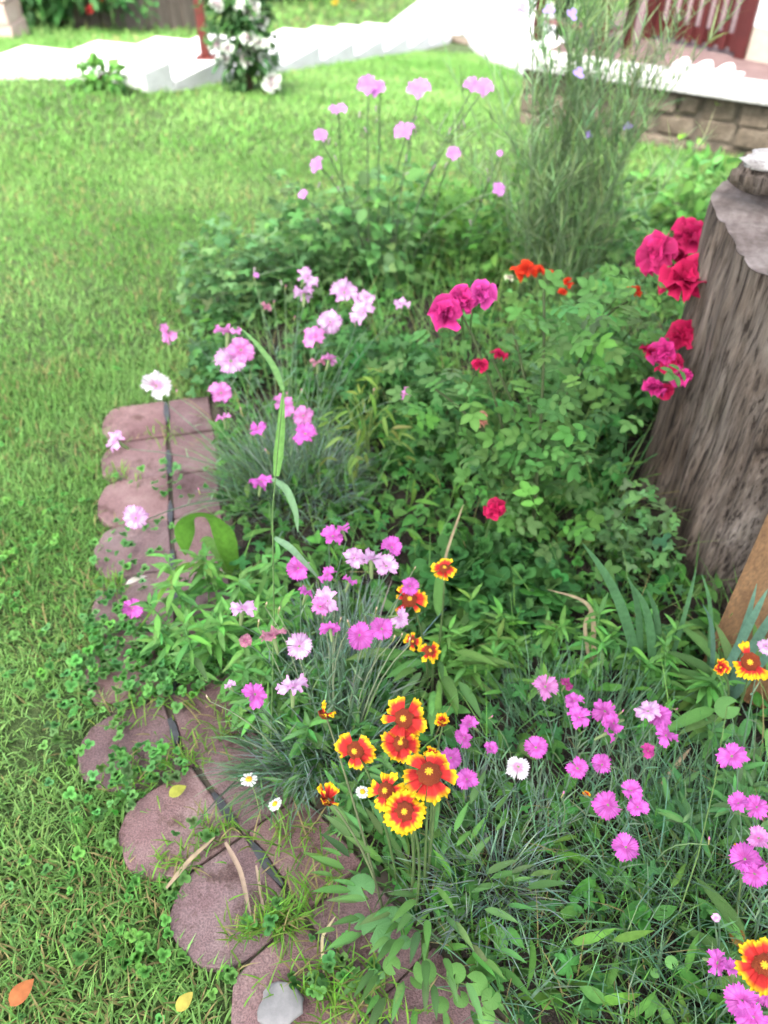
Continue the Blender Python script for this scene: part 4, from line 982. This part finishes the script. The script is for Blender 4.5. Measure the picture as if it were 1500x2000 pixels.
# --- tall mallow with lilac pink flowers at the back
mb = G(770, 560); mal = thing('mallow_plant', mb, 'tall loose plant with lilac pink flowers standing before the lawn', 'flower plant')
ML = (.66, .25, .66)
for x, y, s, z, fc in [(718, 168, 48, .72, .5), (738, 175, 40, .71, .5), (818, 175, 56, .72, .6), (922, 168, 42, .74, .5), (945, 172, 44, .74, .5), (660, 215, 46, .66, .3), (790, 258, 50, .6, .3), (626, 265, 34, .6, .5), (885, 300, 34, .58, .5), (620, 323, 38, .52, .6), (592, 380, 24, .45, .5), (973, 370, 32, .52, .5), (976, 300, 16, .56, .5), (500, 538, 14, .3, .5)]:
    p = G(x, y, z); nv = view_n(p, fc, .2); Rm = nrm_frame(nv, random.uniform(0, 6)); sz = s * depth(p) / FPX * .98
    f_ = put('flower', calyx_mesh(), mal, p, Rm, sz * .6, (.1, .17, .08), mb)
    me = petal_mesh('mallow_petal', n_r=4, n_c=6, spread=R(66), r0=.03, teeth=.03, ruffle=.15, cup=.2, edge=lambda u: -.12 * (1 - abs(u)) ** 2, shade=lambda t, u: lerp((1, .8, 1), (1, 1.12, 1), t))
    for k in range(5): put('petal', me, f_, (0, 0, .03), rz(k * 1.2566 + random.uniform(-.1, .1)) @ rx(random.uniform(.05, .4)), 1 / .6, np.array(ML) * random.uniform(.88, 1.1))
    ft_ = mb + np.array([random.uniform(-.12, .14) + (p[0] - mb[0]) * .4, random.uniform(-.08, .1), .02]); pth = bez(ft_, p - nv * sz * .3, .6, 8, .02); stem(mal, mb, pth, .0032, (.12, .17, .09), 'stem', 5)
    n = 14; t = rng.uniform(.1, .95, n); pp_ = np.stack([np.interp(t, np.linspace(0, 1, 8), pth[:, i]) for i in range(3)], 1); a_ = rng.uniform(0, 6.28, n)
    leaf_set(mal, mb, 'lobed3', pp_, np.stack([np.cos(a_), np.sin(a_), rng.normal(.3, .3, n)], 1), rng.uniform(.03, .06, n) * (1.3 - t), colors(n, (.10, .20, .08)), 6)
    for k in range(2):
        q = pth[-2] + rng.normal(0, .02, 3); put('bud', calyx_mesh(), mal, q, nrm_frame(unit(np.array([0, 0, 1]) + rng.normal(0, .4, 3))), .03, (.3, .25, .25), mb)

# --- tall feathery plant before the terrace wall
fb = np.array([.62, 2.62, 0]); fea = thing('feathery_plant', fb, 'tall feathery green plant with thin wispy stems before the terrace wall', 'tall plant')
sp = []; leafb = []
for k in range(78):
    a_ = random.uniform(0, 6.28); r = .17 * math.sqrt(random.random()); f0_ = fb + np.array([r * math.cos(a_), r * math.sin(a_) * .8, .01])
    top = fb + np.array([random.gauss(.02, .19), random.gauss(0, .14), random.uniform(.45, 1.2)]); top[:2] += (f0_ - fb)[:2] * .8
    pth = bez(f0_, top, .62, 9, .03); stem(fea, fb, pth, .0024, (.13, .19, .10), 'stem', 4)
    n = 58; t = rng.uniform(.05, 1, n); q = np.stack([np.interp(t, np.linspace(0, 1, 9), pth[:, i]) for i in range(3)], 1) - fb
    leafb.append(blades(q, rng.uniform(0, 6.28, n), rng.uniform(.05, .15, n), rng.uniform(.0022, .006, n), rng.uniform(.5, 1.35, n), rng.uniform(-.2, .7, n), colors(n, (.135, .22, .10) if k % 3 else (.22, .30, .18)), 3, rng.uniform(-.7, .7, n)))
    sp.append(pth)
V, F, C = cat(leafb); o = mk('foliage', V, F, 'leaf_mesh', fea, col=C); o['kind'] = 'stuff'
for x, y, z in [(1020, 18, .93), (1072, 20, .95), (1117, 28, .95), (1130, 143, .8), (1225, 247, .6), (1150, 265, .6)]:
    p = G(x, y, z); put('flower', shared('floret', T['clover'], 'petal'), fea, p, nrm_frame(view_n(p, .5)), .035, (.42, .30, .72), fb)

# --- leafy perennials filling the back and middle of the bed
def leafy_plant(name, px, py, rx_, ry_, h, tname, n, s, col, label, single=60, nst=9, cat_='leafy plant', e=.15):
    b = G(px, py); root = thing(name, b, label, cat_, 'leafy plants in the bed'); tips = []
    for k in range(nst):
        a_ = 6.283 * k / nst + random.uniform(-.3, .3); q = b + np.array([rx_ * .8 * math.cos(a_) * random.uniform(.2, 1), ry_ * .8 * math.sin(a_) * random.uniform(.2, 1), h * random.uniform(.6, .95)])
        pth = bez(b + np.append(rng.normal(0, .02, 2), .01), q, .7, 6); stem(root, b, pth, .0025, tuple(np.array(col) * 1.1), 'stem', 4)
    u = rng.normal(0, 1, (n, 3)); u /= np.linalg.norm(u, axis=1, keepdims=True); rr = rng.random(n) ** .4
    pos = b + np.stack([u[:, 0] * rx_ * rr, u[:, 1] * ry_ * rr, np.abs(u[:, 2]) * h * rr * .95 + .04], 1)
    pos[:, 2] *= .75 + .5 * vnoise(pos[:, 0], pos[:, 1], 11, 51)
    okp = np.hypot(pos[:, 0] - SC[0], pos[:, 1] - SC[1]) > .42; pos, u = pos[okp], u[okp]; n = len(pos)
    d = u * [1, 1, .35] + rng.normal(0, .35, (n, 3)); d[:, 2] += e
    upn = np.stack([u[:, 0] * .5, u[:, 1] * .5, np.ones(n)], 1) + rng.normal(0, .3, (n, 3))
    leaf_set(root, b, tname, pos, d, s * rng.uniform(.55, 1.25, n), colors(n, col), single, upn); return root
PL = [('columbine_plant', 470, 625, .21, .17, .34, 'lobed3', 560, .060, (.10, .195, .085), 'bluish green leafy plant at the left end of the back row'),
      ('leafy_perennial', 600, 580, .21, .18, .40, 'lobed', 420, .062, (.10, .205, .08), 'bushy green plant behind the pale pink flowers'),
      ('leafy_perennial', 740, 565, .21, .18, .44, 'broad', 380, .055, (.10, .21, .08), 'bushy plant with broad leaves under the tall lilac flowers'),
      ('leafy_perennial', 880, 545, .22, .18, .42, 'lobed', 420, .060, (.10, .22, .06), 'light green bushy plant behind the hot pink roses'),
      ('leafy_perennial', 1030, 550, .2, .18, .36, 'ovate', 420, .055, (.105, .225, .055), 'light green plant below the feathery plant'),
      ('leafy_perennial', 1170, 590, .2, .17, .34, 'lobed3', 400, .060, (.10, .205, .08), 'green plant between the feathery plant and the stump roses'),
      ('leafy_perennial', 1330, 480, .24, .2, .42, 'ovate', 420, .060, (.10, .22, .06), 'fresh green plant behind the stump'),
      ('geranium_plant', 450, 760, .13, .12, .17, 'lobed3', 300, .05, (.065, .155, .06), 'low dark leafy plant at the left border behind the upper edging stones'),
      ('geranium_plant', 640, 760, .15, .13, .2, 'lobed', 300, .052, (.07, .165, .06), 'leafy plant behind the pale pink clump, under its tallest flowers'),
      ('geranium_plant', 760, 800, .19, .17, .24, 'lobed', 380, .062, (.065, .165, .055), 'dark green lobed leaf plant right of the pale pink clump'),
      ('geranium_plant', 880, 900, .20, .17, .20, 'lobed', 400, .058, (.055, .145, .045), 'dark lobed leaf plant below the hot pink roses'),
      ('geranium_plant', 1160, 820, .20, .16, .27, 'lobed', 400, .068, (.075, .175, .075), 'lobed leaf plant between the bare canes and the stump'),
      ('geranium_plant', 1200, 960, .16, .14, .20, 'lobed3', 320, .060, (.055, .15, .05), 'dark leafy plant beside the left foot of the stump'),
      ('strawberry_plant', 950, 1180, .20, .16, .10, 'clover', 420, .055, (.045, .13, .04), 'low dark green trifoliate leaf plant in the middle of the bed'),
      ('parsley_plant', 1230, 1110, .11, .1, .20, 'lobed3', 230, .042, (.10, .195, .085), 'light green cut leaved plant at the front foot of the stump'),
      ('tickseed_plant', 720, 930, .13, .12, .30, 'lance', 140, .05, (.13, .20, .05), 'thin stemmed yellowish plant right of the blue green clump')]
for a_ in PL: leafy_plant(*a_)
def whorls(px, py, n_st, rad, h, col, label, L=.06):
    b = G(px, py); root = thing('leafy_weed', b, label, 'weed', 'leafy weeds in the bed'); P_, D_, S_ = [], [], []
    for k in range(n_st):
        a_ = random.uniform(0, 6.28); r = rad * math.sqrt(random.random()); f_ = b + np.array([r * math.cos(a_), r * math.sin(a_), .01]); t_ = f_ + np.array([random.gauss(0, .025), random.gauss(0, .025), h * random.uniform(.5, 1.15)])
        pth = bez(f_, t_, .7, 6, .006); stem(root, b, pth, .0022, tuple(np.array(col) * 1.1), 'stem', 4)
        for q in np.linspace(.25, 1, 8):
            c = np.array([np.interp(q, np.linspace(0, 1, 6), pth[:, i]) for i in range(3)]); o0 = random.uniform(0, 6)
            for w in range(3):
                an = o0 + w * 2.1 + random.uniform(-.5, .5); P_.append(c); D_.append((math.cos(an), math.sin(an), random.gauss(.25, .35) + .7 * (q > .9))); S_.append(L * (1.1 - .45 * q) * random.uniform(.5, 1.15))
    leaf_set(root, b, 'lance', np.array(P_), np.array(D_), np.array(S_), colors(len(P_), col), 110)
T['lance'] = t_ovate(.26, 5, .16, .4, .42)
whorls(455, 1270, 24, .14, .16, (.10, .235, .065), 'bright green leafy weed beside the edging stones, left of the bright pink clump', .066)
whorls(560, 1420, 13, .11, .13, (.085, .20, .06), 'green leafy weed growing through the bright pink clump', .06)
whorls(700, 1560, 10, .09, .11, (.08, .18, .06), 'green leafy weed behind the foremost red and yellow flowers', .055)
whorls(980, 1330, 15, .13, .12, (.095, .215, .055), 'bright green leafy weed right of the orange flowers')
whorls(1240, 1370, 14, .13, .13, (.085, .20, .055), 'green leafy weed between the iris leaves and the magenta flowers', .062)
whorls(1360, 1560, 12, .12, .12, (.075, .17, .065), 'dull green leafy weed under the lower right flowers', .062)

# --- iris blades
def iris(name, px, py, specs, col, label):
    b = G(px, py); root = thing(name, b, label, 'iris plant', 'iris plants at the stump')
    for (x0, y0, x1, y1, z1, w, tw) in specs:
        p0 = G(x0, y0, .01); p1 = G(x1, y1, z1); m_ = p1 - p0; K = 10; V = []; sd = unit(np.cross(m_, unit(CC - p0))); sd = unit(sd + tw * unit(CC - p0))
        for i in range(K + 1):
            t = i / K; p = p0 * (1 - t) + p1 * t + np.array([0, 0, .05 * math.sin(math.pi * t)]); hw = w * .7 / 2 * (1 - t ** 3) * (.75 + .25 * min(1, t * 3)) + .0004
            nn_ = unit(np.cross(sd, m_)); V += [p - sd * hw - b, p + nn_ * .0025 * (1 - t) - b, p + sd * hw - b]
        F = [f for i in range(K) for k in (0, 1) for f in ((3 * i + k, 3 * i + k + 1, 3 * i + k + 4), (3 * i + k, 3 * i + k + 4, 3 * i + k + 3))]
        o = mk('blade', V, np.array(F), 'leaf_obj', root, shade=np.ones((len(V), 3))); o.color = (*(np.array(col) * random.uniform(.85, 1.15)), 1)
    return root
iris('iris_plant', 1265, 1345, [(1255, 1340, 1137, 1060, .34, .03, .2), (1275, 1345, 1238, 1145, .26, .026, .3), (1248, 1335, 1225, 1125, .27, .02, -.3), (1285, 1350, 1262, 1150, .2, .02, .2), (1380, 1350, 1370, 1120, .27, .013, .1), (1295, 1340, 1360, 1110, .22, .014, .3)], (.06, .145, .06), 'iris with broad blue green blades left of the leaning board')
iris('iris_plant', 1400, 1370, [(1390, 1370, 1500, 1150, .3, .025, .3), (1400, 1375, 1478, 1140, .28, .018, .2), (1405, 1380, 1530, 1170, .28, .028, -.2), (1385, 1360, 1372, 1180, .26, .012, .1), (1410, 1390, 1560, 1230, .25, .024, .2)], (.085, .17, .12), 'iris with blue green blades crossing the leaning board')

# --- arching broad leaves beside the edging, tall grass, straws
def strap(root, b, pts, w, col, fold=.25, name='leaf', tipk=3.0, mat='leaf_obj', up=(0, 0, 1)):
    P = np.array(pts, float); K = 18; s = np.linspace(0, 1, len(P)); t = np.linspace(0, 1, K + 1)
    def cr(d): return np.interp(t, s, P[:, d])
    Q = np.stack([cr(i) for i in range(3)], 1)
    for _ in range(4): Q[1:-1] = (Q[:-2] + 2 * Q[1:-1] + Q[2:]) / 4
    V = []
    for i in range(K + 1):
        tg = unit(Q[min(i + 1, K)] - Q[max(i - 1, 0)]); sd = np.cross(tg, up); sd = unit(sd if np.linalg.norm(sd) > .05 else np.array([1, 0, 0])); nn_ = np.cross(sd, tg)
        hw = w / 2 * (min(1, .55 + t[i] * 2)) * (1 - t[i] ** tipk) + .0005
        V += [Q[i] - sd * hw + nn_ * hw * fold - b, Q[i] - b, Q[i] + sd * hw + nn_ * hw * fold - b]
    F = [f for i in range(K) for k in (0, 1) for f in ((3 * i + k, 3 * i + k + 1, 3 * i + k + 4), (3 * i + k, 3 * i + k + 4, 3 * i + k + 3))]
    sh = np.tile([[1, 1, 1], [1.12, 1.12, 1.12], [1, 1, 1]], (K + 1, 1)); o = mk(name, V, np.array(F), mat, root, shade=sh); o.color = (*col, 1); return o
lb = G(450, 1150); lil = thing('tulip_plant', lb, 'plant with two broad arching glossy leaves hanging over the edging stones', 'leafy plant')
strap(lil, lb, [G(452, 1120, .05), G(440, 1045, .16), G(405, 1005, .21), G(368, 1010, .21), G(358, 1050, .17), G(362, 1085, .12)], .058, (.075, .19, .022), .2, tipk=5, up=(0, .75, .66))
strap(lil, lb, [G(440, 1130, .04), G(385, 1095, .13), G(345, 1120, .13), G(315, 1165, .10), G(290, 1210, .07), G(255, 1245, .045)], .045, (.11, .24, .03), .25, tipk=4, up=(0, .6, .8))
strap(lil, lb, [G(455, 1130, .03), G(430, 1080, .08), G(400, 1050, .06), G(390, 1060, .045)], .03, (.08, .18, .03), .2)
tb = G(532, 1500); tg_ = thing('tall_grass', tb, 'single tall grass stem with long bent blades standing before the pink flowers', 'grass plant')
pth = np.array([G(528, 1500, .02), G(531, 1380, .12), G(535, 1200, .26), G(532, 1000, .40), G(545, 850, .49), G(553, 770, .54)]); stem(tg_, tb, pth, .0018, (.09, .16, .05), 'stem', 5)
for pts, w, c in [([G(540, 930, .43), G(548, 850, .48), G(553, 760, .53)], .018, (.12, .26, .06)), ([G(553, 762, .53), G(535, 715, .55), G(500, 670, .56), G(470, 640, .56)], .012, (.13, .26, .08)), ([G(532, 935, .42), G(560, 955, .43), G(578, 1000, .40), G(582, 1040, .36)], .014, (.16, .28, .14)), ([G(535, 1050, .36), G(565, 1068, .37), G(600, 1105, .34), G(640, 1150, .28)], .014, (.17, .29, .16)), ([G(520, 1500, .02), G(518, 1420, .08), G(524, 1330, .16)], .012, (.12, .25, .06))]:
    strap(tg_, tb, pts, w, c, .2, 'blade')
def straw(pts, w, label, col=(0.252, 0.198, 0.120)):
    b = np.array(pts[0]); root = thing('dry_stalk', b, label, 'dry stalk', 'dry stalks in the bed'); return strap(root, b, pts, w, col, .3, 'stalk', 6, 'straw')
straw([G(1165, 1370, .02), G(1158, 1260, .10), G(1160, 1200, .15), G(1140, 1170, .17), G(1070, 1152, .16)], .009, 'bent dry straw stalk folded over above the magenta flowers')
straw([G(1175, 1375, .02), G(1150, 1290, .08), G(1140, 1220, .13), G(1155, 1190, .15)], .007, 'short dry straw stalk beside the bent one')
straw([G(860, 1130, .1), G(875, 1070, .16), G(905, 985, .24)], .005, 'thin dry stalk slanting above the orange flowers')
straw([G(1255, 1570, .03), G(1300, 1520, .05), G(1350, 1460, .06)], .010, 'dry stalk lying across dark soil right of the magenta flowers', (.34, .25, .16))
straw([G(440, 1645, .04), G(470, 1700, .033), G(490, 1790, .03)], .007, 'dry stem lying across the edging stones', (0.270, 0.198, 0.144))
straw([G(500, 1690, .036), G(512, 1760, .033), G(520, 1830, .034)], .004, 'thin dry stem lying on the edging stone below the weeds', (0.270, 0.198, 0.144))
straw([G(325, 1735, .035), G(370, 1680, .04), G(420, 1635, .045)], .007, 'dry stem lying in the joint between two edging stones', (0.270, 0.204, 0.132))
straw([G(632, 1900, .03), G(628, 1830, .05), G(655, 1790, .06)], .004, 'upright dry stem on the edging stones nearest the camera', (0.300, 0.252, 0.144))

# --- violets with round leaves, daisies, fallen leaves, stone chip
def round_plant(px, py, specs, col, label):
    b = G(px, py); root = thing('violet_plant', b, label, 'leafy plant', 'round leaved plants beside the path'); me = shared('leaf_round', T['round'], 'leaf_obj')
    for x, y, s, z in specs:
        z += .04; p = G(x, y, z); nv = view_n(p, .35, .18); Rm = nrm_frame(nv, random.uniform(0, 6.28)); put('leaf', me, root, p, Rm, s * .82 * depth(p) / FPX, np.array(col) * random.uniform(.8, 1.2), b)
        stem(root, b, bez(b + np.append(rng.normal(0, .015, 2), .01), p, .7, 5), .0016, (.12, .2, .06), 'leaf_stalk', 4)
round_plant(760, 1800, [(705, 1732, 72, .07), (735, 1810, 80, .06), (770, 1795, 60, .05), (790, 1840, 34, .05), (700, 1800, 40, .05), (745, 1840, 50, .04)], (.085, .20, .07), 'plant with large round scalloped leaves at the edge of the path')
round_plant(860, 1930, [(765, 1885, 46, .05), (830, 1895, 60, .06), (890, 1900, 50, .06), (930, 1920, 56, .06), (960, 1950, 50, .06), (860, 1960, 44, .05), (950, 1985, 46, .04), (900, 1950, 40, .04), (815, 1915, 40, .04)], (.10, .225, .055), 'low plant with rounded bright leaves beside the lowest edging stones')
round_plant(1310, 1890, [(1312, 1880, 32, .06), (1420, 1380, 60, .16), (1280, 1900, 24, .04)], (.11, .25, .07), 'plant with few round light green leaves at the lower right')
def daisy(px, py, s, z, lab, fc=.5):
    p = G(px, py, z); b = G(px + 25, py + 90); root = thing('daisy', b, lab, 'daisy', 'small white daisies')
    nv = view_n(p, fc * .6, .45); Rm = nrm_frame(nv); d_ = s * .78 * depth(p) / FPX; f_ = put('flower', dome('disc_eye', .5, 'disc_yellow'), root, p, Rm, d_ * .2, (1, 1, 1), b)
    me = petal_mesh('daisy_ray', n_r=3, n_c=2, spread=R(22), r0=.1, teeth=0, ruffle=0, cup=.1)
    for k in range(13): put('ray_petal', me, f_, (0, 0, .02), rz(k * 6.283 / 13) @ rx(random.uniform(-.25, .05)), 1 / .2, (.82, .82, .80))
    stem(root, b, bez(b, p, .8, 6), .0014, (.14, .22, .06), 'stem', 4)
daisy(486, 1522, 44, .10, 'small white daisy with yellow eye above the edging stones, leftmost of three')
daisy(537, 1570, 38, .10, 'small white daisy above the edging stones, middle of three', .2)
daisy(708, 1546, 36, .16, 'small white daisy left of the red and yellow flowers', .4)
def fallen(px, py, s, col, lab, t='fall', z=.045, roll=0.):
    p = G(px, py, z); Rm = frames(np.array([[math.cos(roll), math.sin(roll), .15]]), np.array([[.1, -.25, 1.]]))[0]
    tt = T[t]; o = mk('fallen_leaf', (tt.V * s) @ Rm.T, tt.F, 'leaf_obj', None, p, shade=np.repeat(tt.sh[:, None], 3, 1)); o.color = (*col, 1); tag(o, lab, 'leaf', 'fallen leaves')
fallen(20, 1965, .043, (.36, .12, .045), 'fallen orange leaf lying in the grass at the lower left', roll=1.0)
fallen(345, 1975, .032, (.4, .33, .07), 'fallen pale yellow leaf in the grass under the edging', roll=.9)
fallen(330, 1555, .034, (.28, .29, .05), 'small yellow green leaf lying on an edging stone', z=.036, roll=.6)
fallen(245, 1142, .052, (.5, .47, .42), 'whitish dry leaf lying on the upper edging stones', 'lance', .045, .7)
fallen(1440, 1850, .04, (.22, .11, .03), 'brown orange leaf standing near the lower right corner', z=.08, roll=1.4)
v, f = rock(.036, .03, .008, 9); p = G(548, 1968, .03)
o = mk('stone_chip', v, f, 'chip', None, p); tag(o, 'flat grey stone chip lying on the edging stones at the bottom', 'stone')

# --- red avens behind the roses
ab = G(1060, 700); av = thing('avens_plant', ab, 'plant with small orange red flowers behind the bare canes', 'flower plant')
for x, y, s in [(1026, 528, 44), (1054, 530, 22), (1108, 552, 22), (1100, 572, 22), (1240, 571, 30), (1075, 533, 14)]:
    p = G(x, y, .46); rose(av, ab, ab + np.append(rng.normal(0, .04, 2), .02) if x < 1200 else G(1200, 760), p, s * depth(p) / FPX * 1.1, (.80, .045, .012), .3, ((5, .5, .4), (4, .35, .8)), sr=.0018, green=(.1, .16, .06))
p = G(995, 543, .45); rose(av, ab, ab, p, 22 * depth(p) / FPX, (.75, .75, .5), .2, ((5, .5, .3),), sr=.0015)
lance_leaves(av, ab, 80, .13, .25, .05, (.10, .21, .06), 30, 'lobed3', .2)

# ------------------------------------------------------------------ shrubs at the back
def shrub(name, base, rx_, ry_, h, n, s, col, label, tname='ovate', fl=None, cat_='shrub', single=0):
    root = thing(name, base, label, cat_); u = rng.normal(0, 1, (n, 3)); u /= np.linalg.norm(u, axis=1, keepdims=True); rr = rng.random(n) ** .33
    w = 1 + .25 * np.sin(u[:, 0] * 5 + u[:, 2] * 4) + .15 * np.sin(u[:, 1] * 9 + 2)
    pos = np.stack([u[:, 0] * rx_ * rr * w, u[:, 1] * ry_ * rr * w, h * (.52 + .5 * u[:, 2] * rr * w)], 1); pos[:, 2] = np.maximum(pos[:, 2], .03)
    d = u + rng.normal(0, .6, (n, 3)); V, F, C = inst(T[tname], pos, frames(d, np.stack([u[:, 0], u[:, 1], np.ones(n)], 1)), s * rng.uniform(.6, 1.3, n), colors(n, col, .25))
    o = mk('foliage', V, F, 'leaf_mesh', root, col=C); o['kind'] = 'stuff'
    for k in range(5):
        a_ = k * 1.2566; q = np.array([rx_ * .5 * math.cos(a_), ry_ * .5 * math.sin(a_), h * .7]); stem(root, (0, 0, 0), bez((0, 0, -.05), q, .6, 6), .012, (.10, .07, .045), 'branch', 5)
    return root
wb = np.array([-.84, 5.6, float(gz(-.84, 5.6))]); ws = shrub('white_rose_bush', wb, .19, .17, .75, 1500, .055, (.035, .085, .03), 'dark leaved bush with white roses beside the red post', 'ovate', cat_='rose bush')
for x, y, s in [(425, 8, 34), (490, 18, 36), (510, 40, 34), (422, 86, 30), (445, 95, 24), (530, 158, 34), (487, 75, 40), (495, 100, 44), (480, 120, 36), (510, 85, 32), (440, 115, 26), (470, 5, 24), (505, 120, 30)]:
    p = AY(x, y, 5.42 + random.uniform(-.03, .1)); rose(ws, wb, None, p, s * depth(p) / FPX * 1.15, (.62, .63, .58), .4, ((5, .5, .2), (4, .36, .7)))
b_ = GT(640, 25); shrub('dark_shrub', (b_[0] - 1.4, b_[1] + 1.2, b_[2]), 1.5, .9, 1.9, 3000, .15, (.02, .055, .022), 'dark evergreen shrub behind the middle of the white steps')
b_ = GT(110, 60); s1 = shrub('flowering_shrub', (b_[0], b_[1] + .2, b_[2]), .85, .5, 1.0, 2200, .11, (.04, .11, .035), 'dark green shrub with red flowers left of the plank fence')
for x, y in [(180, 3), (165, 27)]:
    p = AY(x, y, b_[1] - .35); rose(s1, b_, None, p, .12, (.62, .05, .05), .4, ((5, .5, .2), (4, .36, .7)))
b_ = GT(330, 40); shrub('fence_shrub', (b_[0], b_[1] + 1.6, b_[2]), 1.9, .7, 1.7, 2600, .14, (.05, .13, .045), 'green shrub growing behind the plank fence')
b_ = GT(-160, 20); shrub('corner_shrub', (b_[0], b_[1] + 2, b_[2]), 2.2, 1, 2.2, 2500, .16, (.06, .12, .04), 'green shrub behind the pale pillar')
b_ = GT(760, 4); shrub('far_shrub', (b_[0] - .5, b_[1] + 2.5, b_[2]), 3.0, 1, 2.6, 3000, .2, (.03, .075, .03), 'dark shrub far behind the foot of the steps')
b_ = G(1095, 70, TZ); shrub('terrace_shrub', (b_[0], b_[1] + .1, TZ), .32, .26, .95, 2200, .05, (.035, .095, .045), 'dark green shrub on the terrace behind the feathery plant', 'lance')
b_ = GT(655, 25); yl = thing('yellow_flower', b_, 'yellow flower in the grass beyond the white steps', 'flower')
rose(yl, b_, b_, np.array(b_) + [0, 0, .12], .10, (.6, .42, .03), .4, ((7, .5, .2), (5, .36, .7)))
b_ = GT(683, 12); rl = thing('red_flower', b_, 'red flower beyond the white steps', 'flower')
rose(rl, b_, b_, np.array(b_) + [0, 0, .16], .2, (.55, .03, .03), .4, ((6, .5, .2), (5, .36, .7)))
# dark broken edge where the lawn meets the landing
p = GT(900, 84); v, f = rock(.28, .1, .03, 12); o = mk('edge_stone', v, f, 'stone', None, p); o.rotation_euler.z = -.9; tag(o, 'dark brown stone where the lawn meets the white landing', 'stone')
# low plant at the lawn edge by the steps
b_ = GT(200, 172); shrub('small_weed', b_, .13, .1, .12, 160, .06, (.07, .17, .04), 'small dark weed at the lawn edge before the white steps', cat_='weed')
# climbing yellow green shoot before the low wall
b_ = GT(1400, 290); root = shrub('young_vine', b_, .22, .12, .28, 110, .07, (.22, .36, .07), 'yellow green young shoot before the low stone wall', 'broad', cat_='vine')

# ------------------------------------------------------------------ unseen tree added behind the camera to shade the bed
tb_ = np.array([1.7, -2.4, 0]); tree = thing('unseen_shade_tree', tb_, 'added leafy tree out of view whose open crown shades the flower bed', 'tree')
cr = np.array([-.05, -1.0, 4.4]); 
pth = np.array([(0, 0, -.1), (-.1, .05, .9), (-.35, .2, 2.0), (-.9, .5, 3.2), (-1.5, .8, 4.3)]); v, f = tube(pth, [.19, .16, .13, .1, .06], 10); mk('trunk', v, f, 'bark', tree)
for k in range(8):
    a_ = k * .785; e_ = cr - tb_ + np.array([1.9 * math.cos(a_), 1.5 * math.sin(a_), random.uniform(-.4, .8)]); v, f = tube(bez(pth[2] if k % 2 else pth[3], e_, .5, 7, .1), np.linspace(.06, .015, 7), 6); mk('limb', v, f, 'bark', tree)
n = 3600; u = rng.normal(0, 1, (n, 3)); u /= np.linalg.norm(u, axis=1, keepdims=True); rr = rng.random(n) ** .38; w = 1 + .3 * np.sin(u[:, 0] * 6 + 1) * np.sin(u[:, 1] * 5)
pos = cr - tb_ + u * rr[:, None] * w[:, None] * np.array([2.7, 2.2, 1.1]); V, F, C = inst(T['ovate'], pos, frames(u + rng.normal(0, .7, (n, 3))), .2 * rng.uniform(.6, 1.3, n), colors(n, (.06, .13, .035)))
o = mk('crown', V, F, 'leaf_mesh', tree, col=C); o['kind'] = 'stuff'
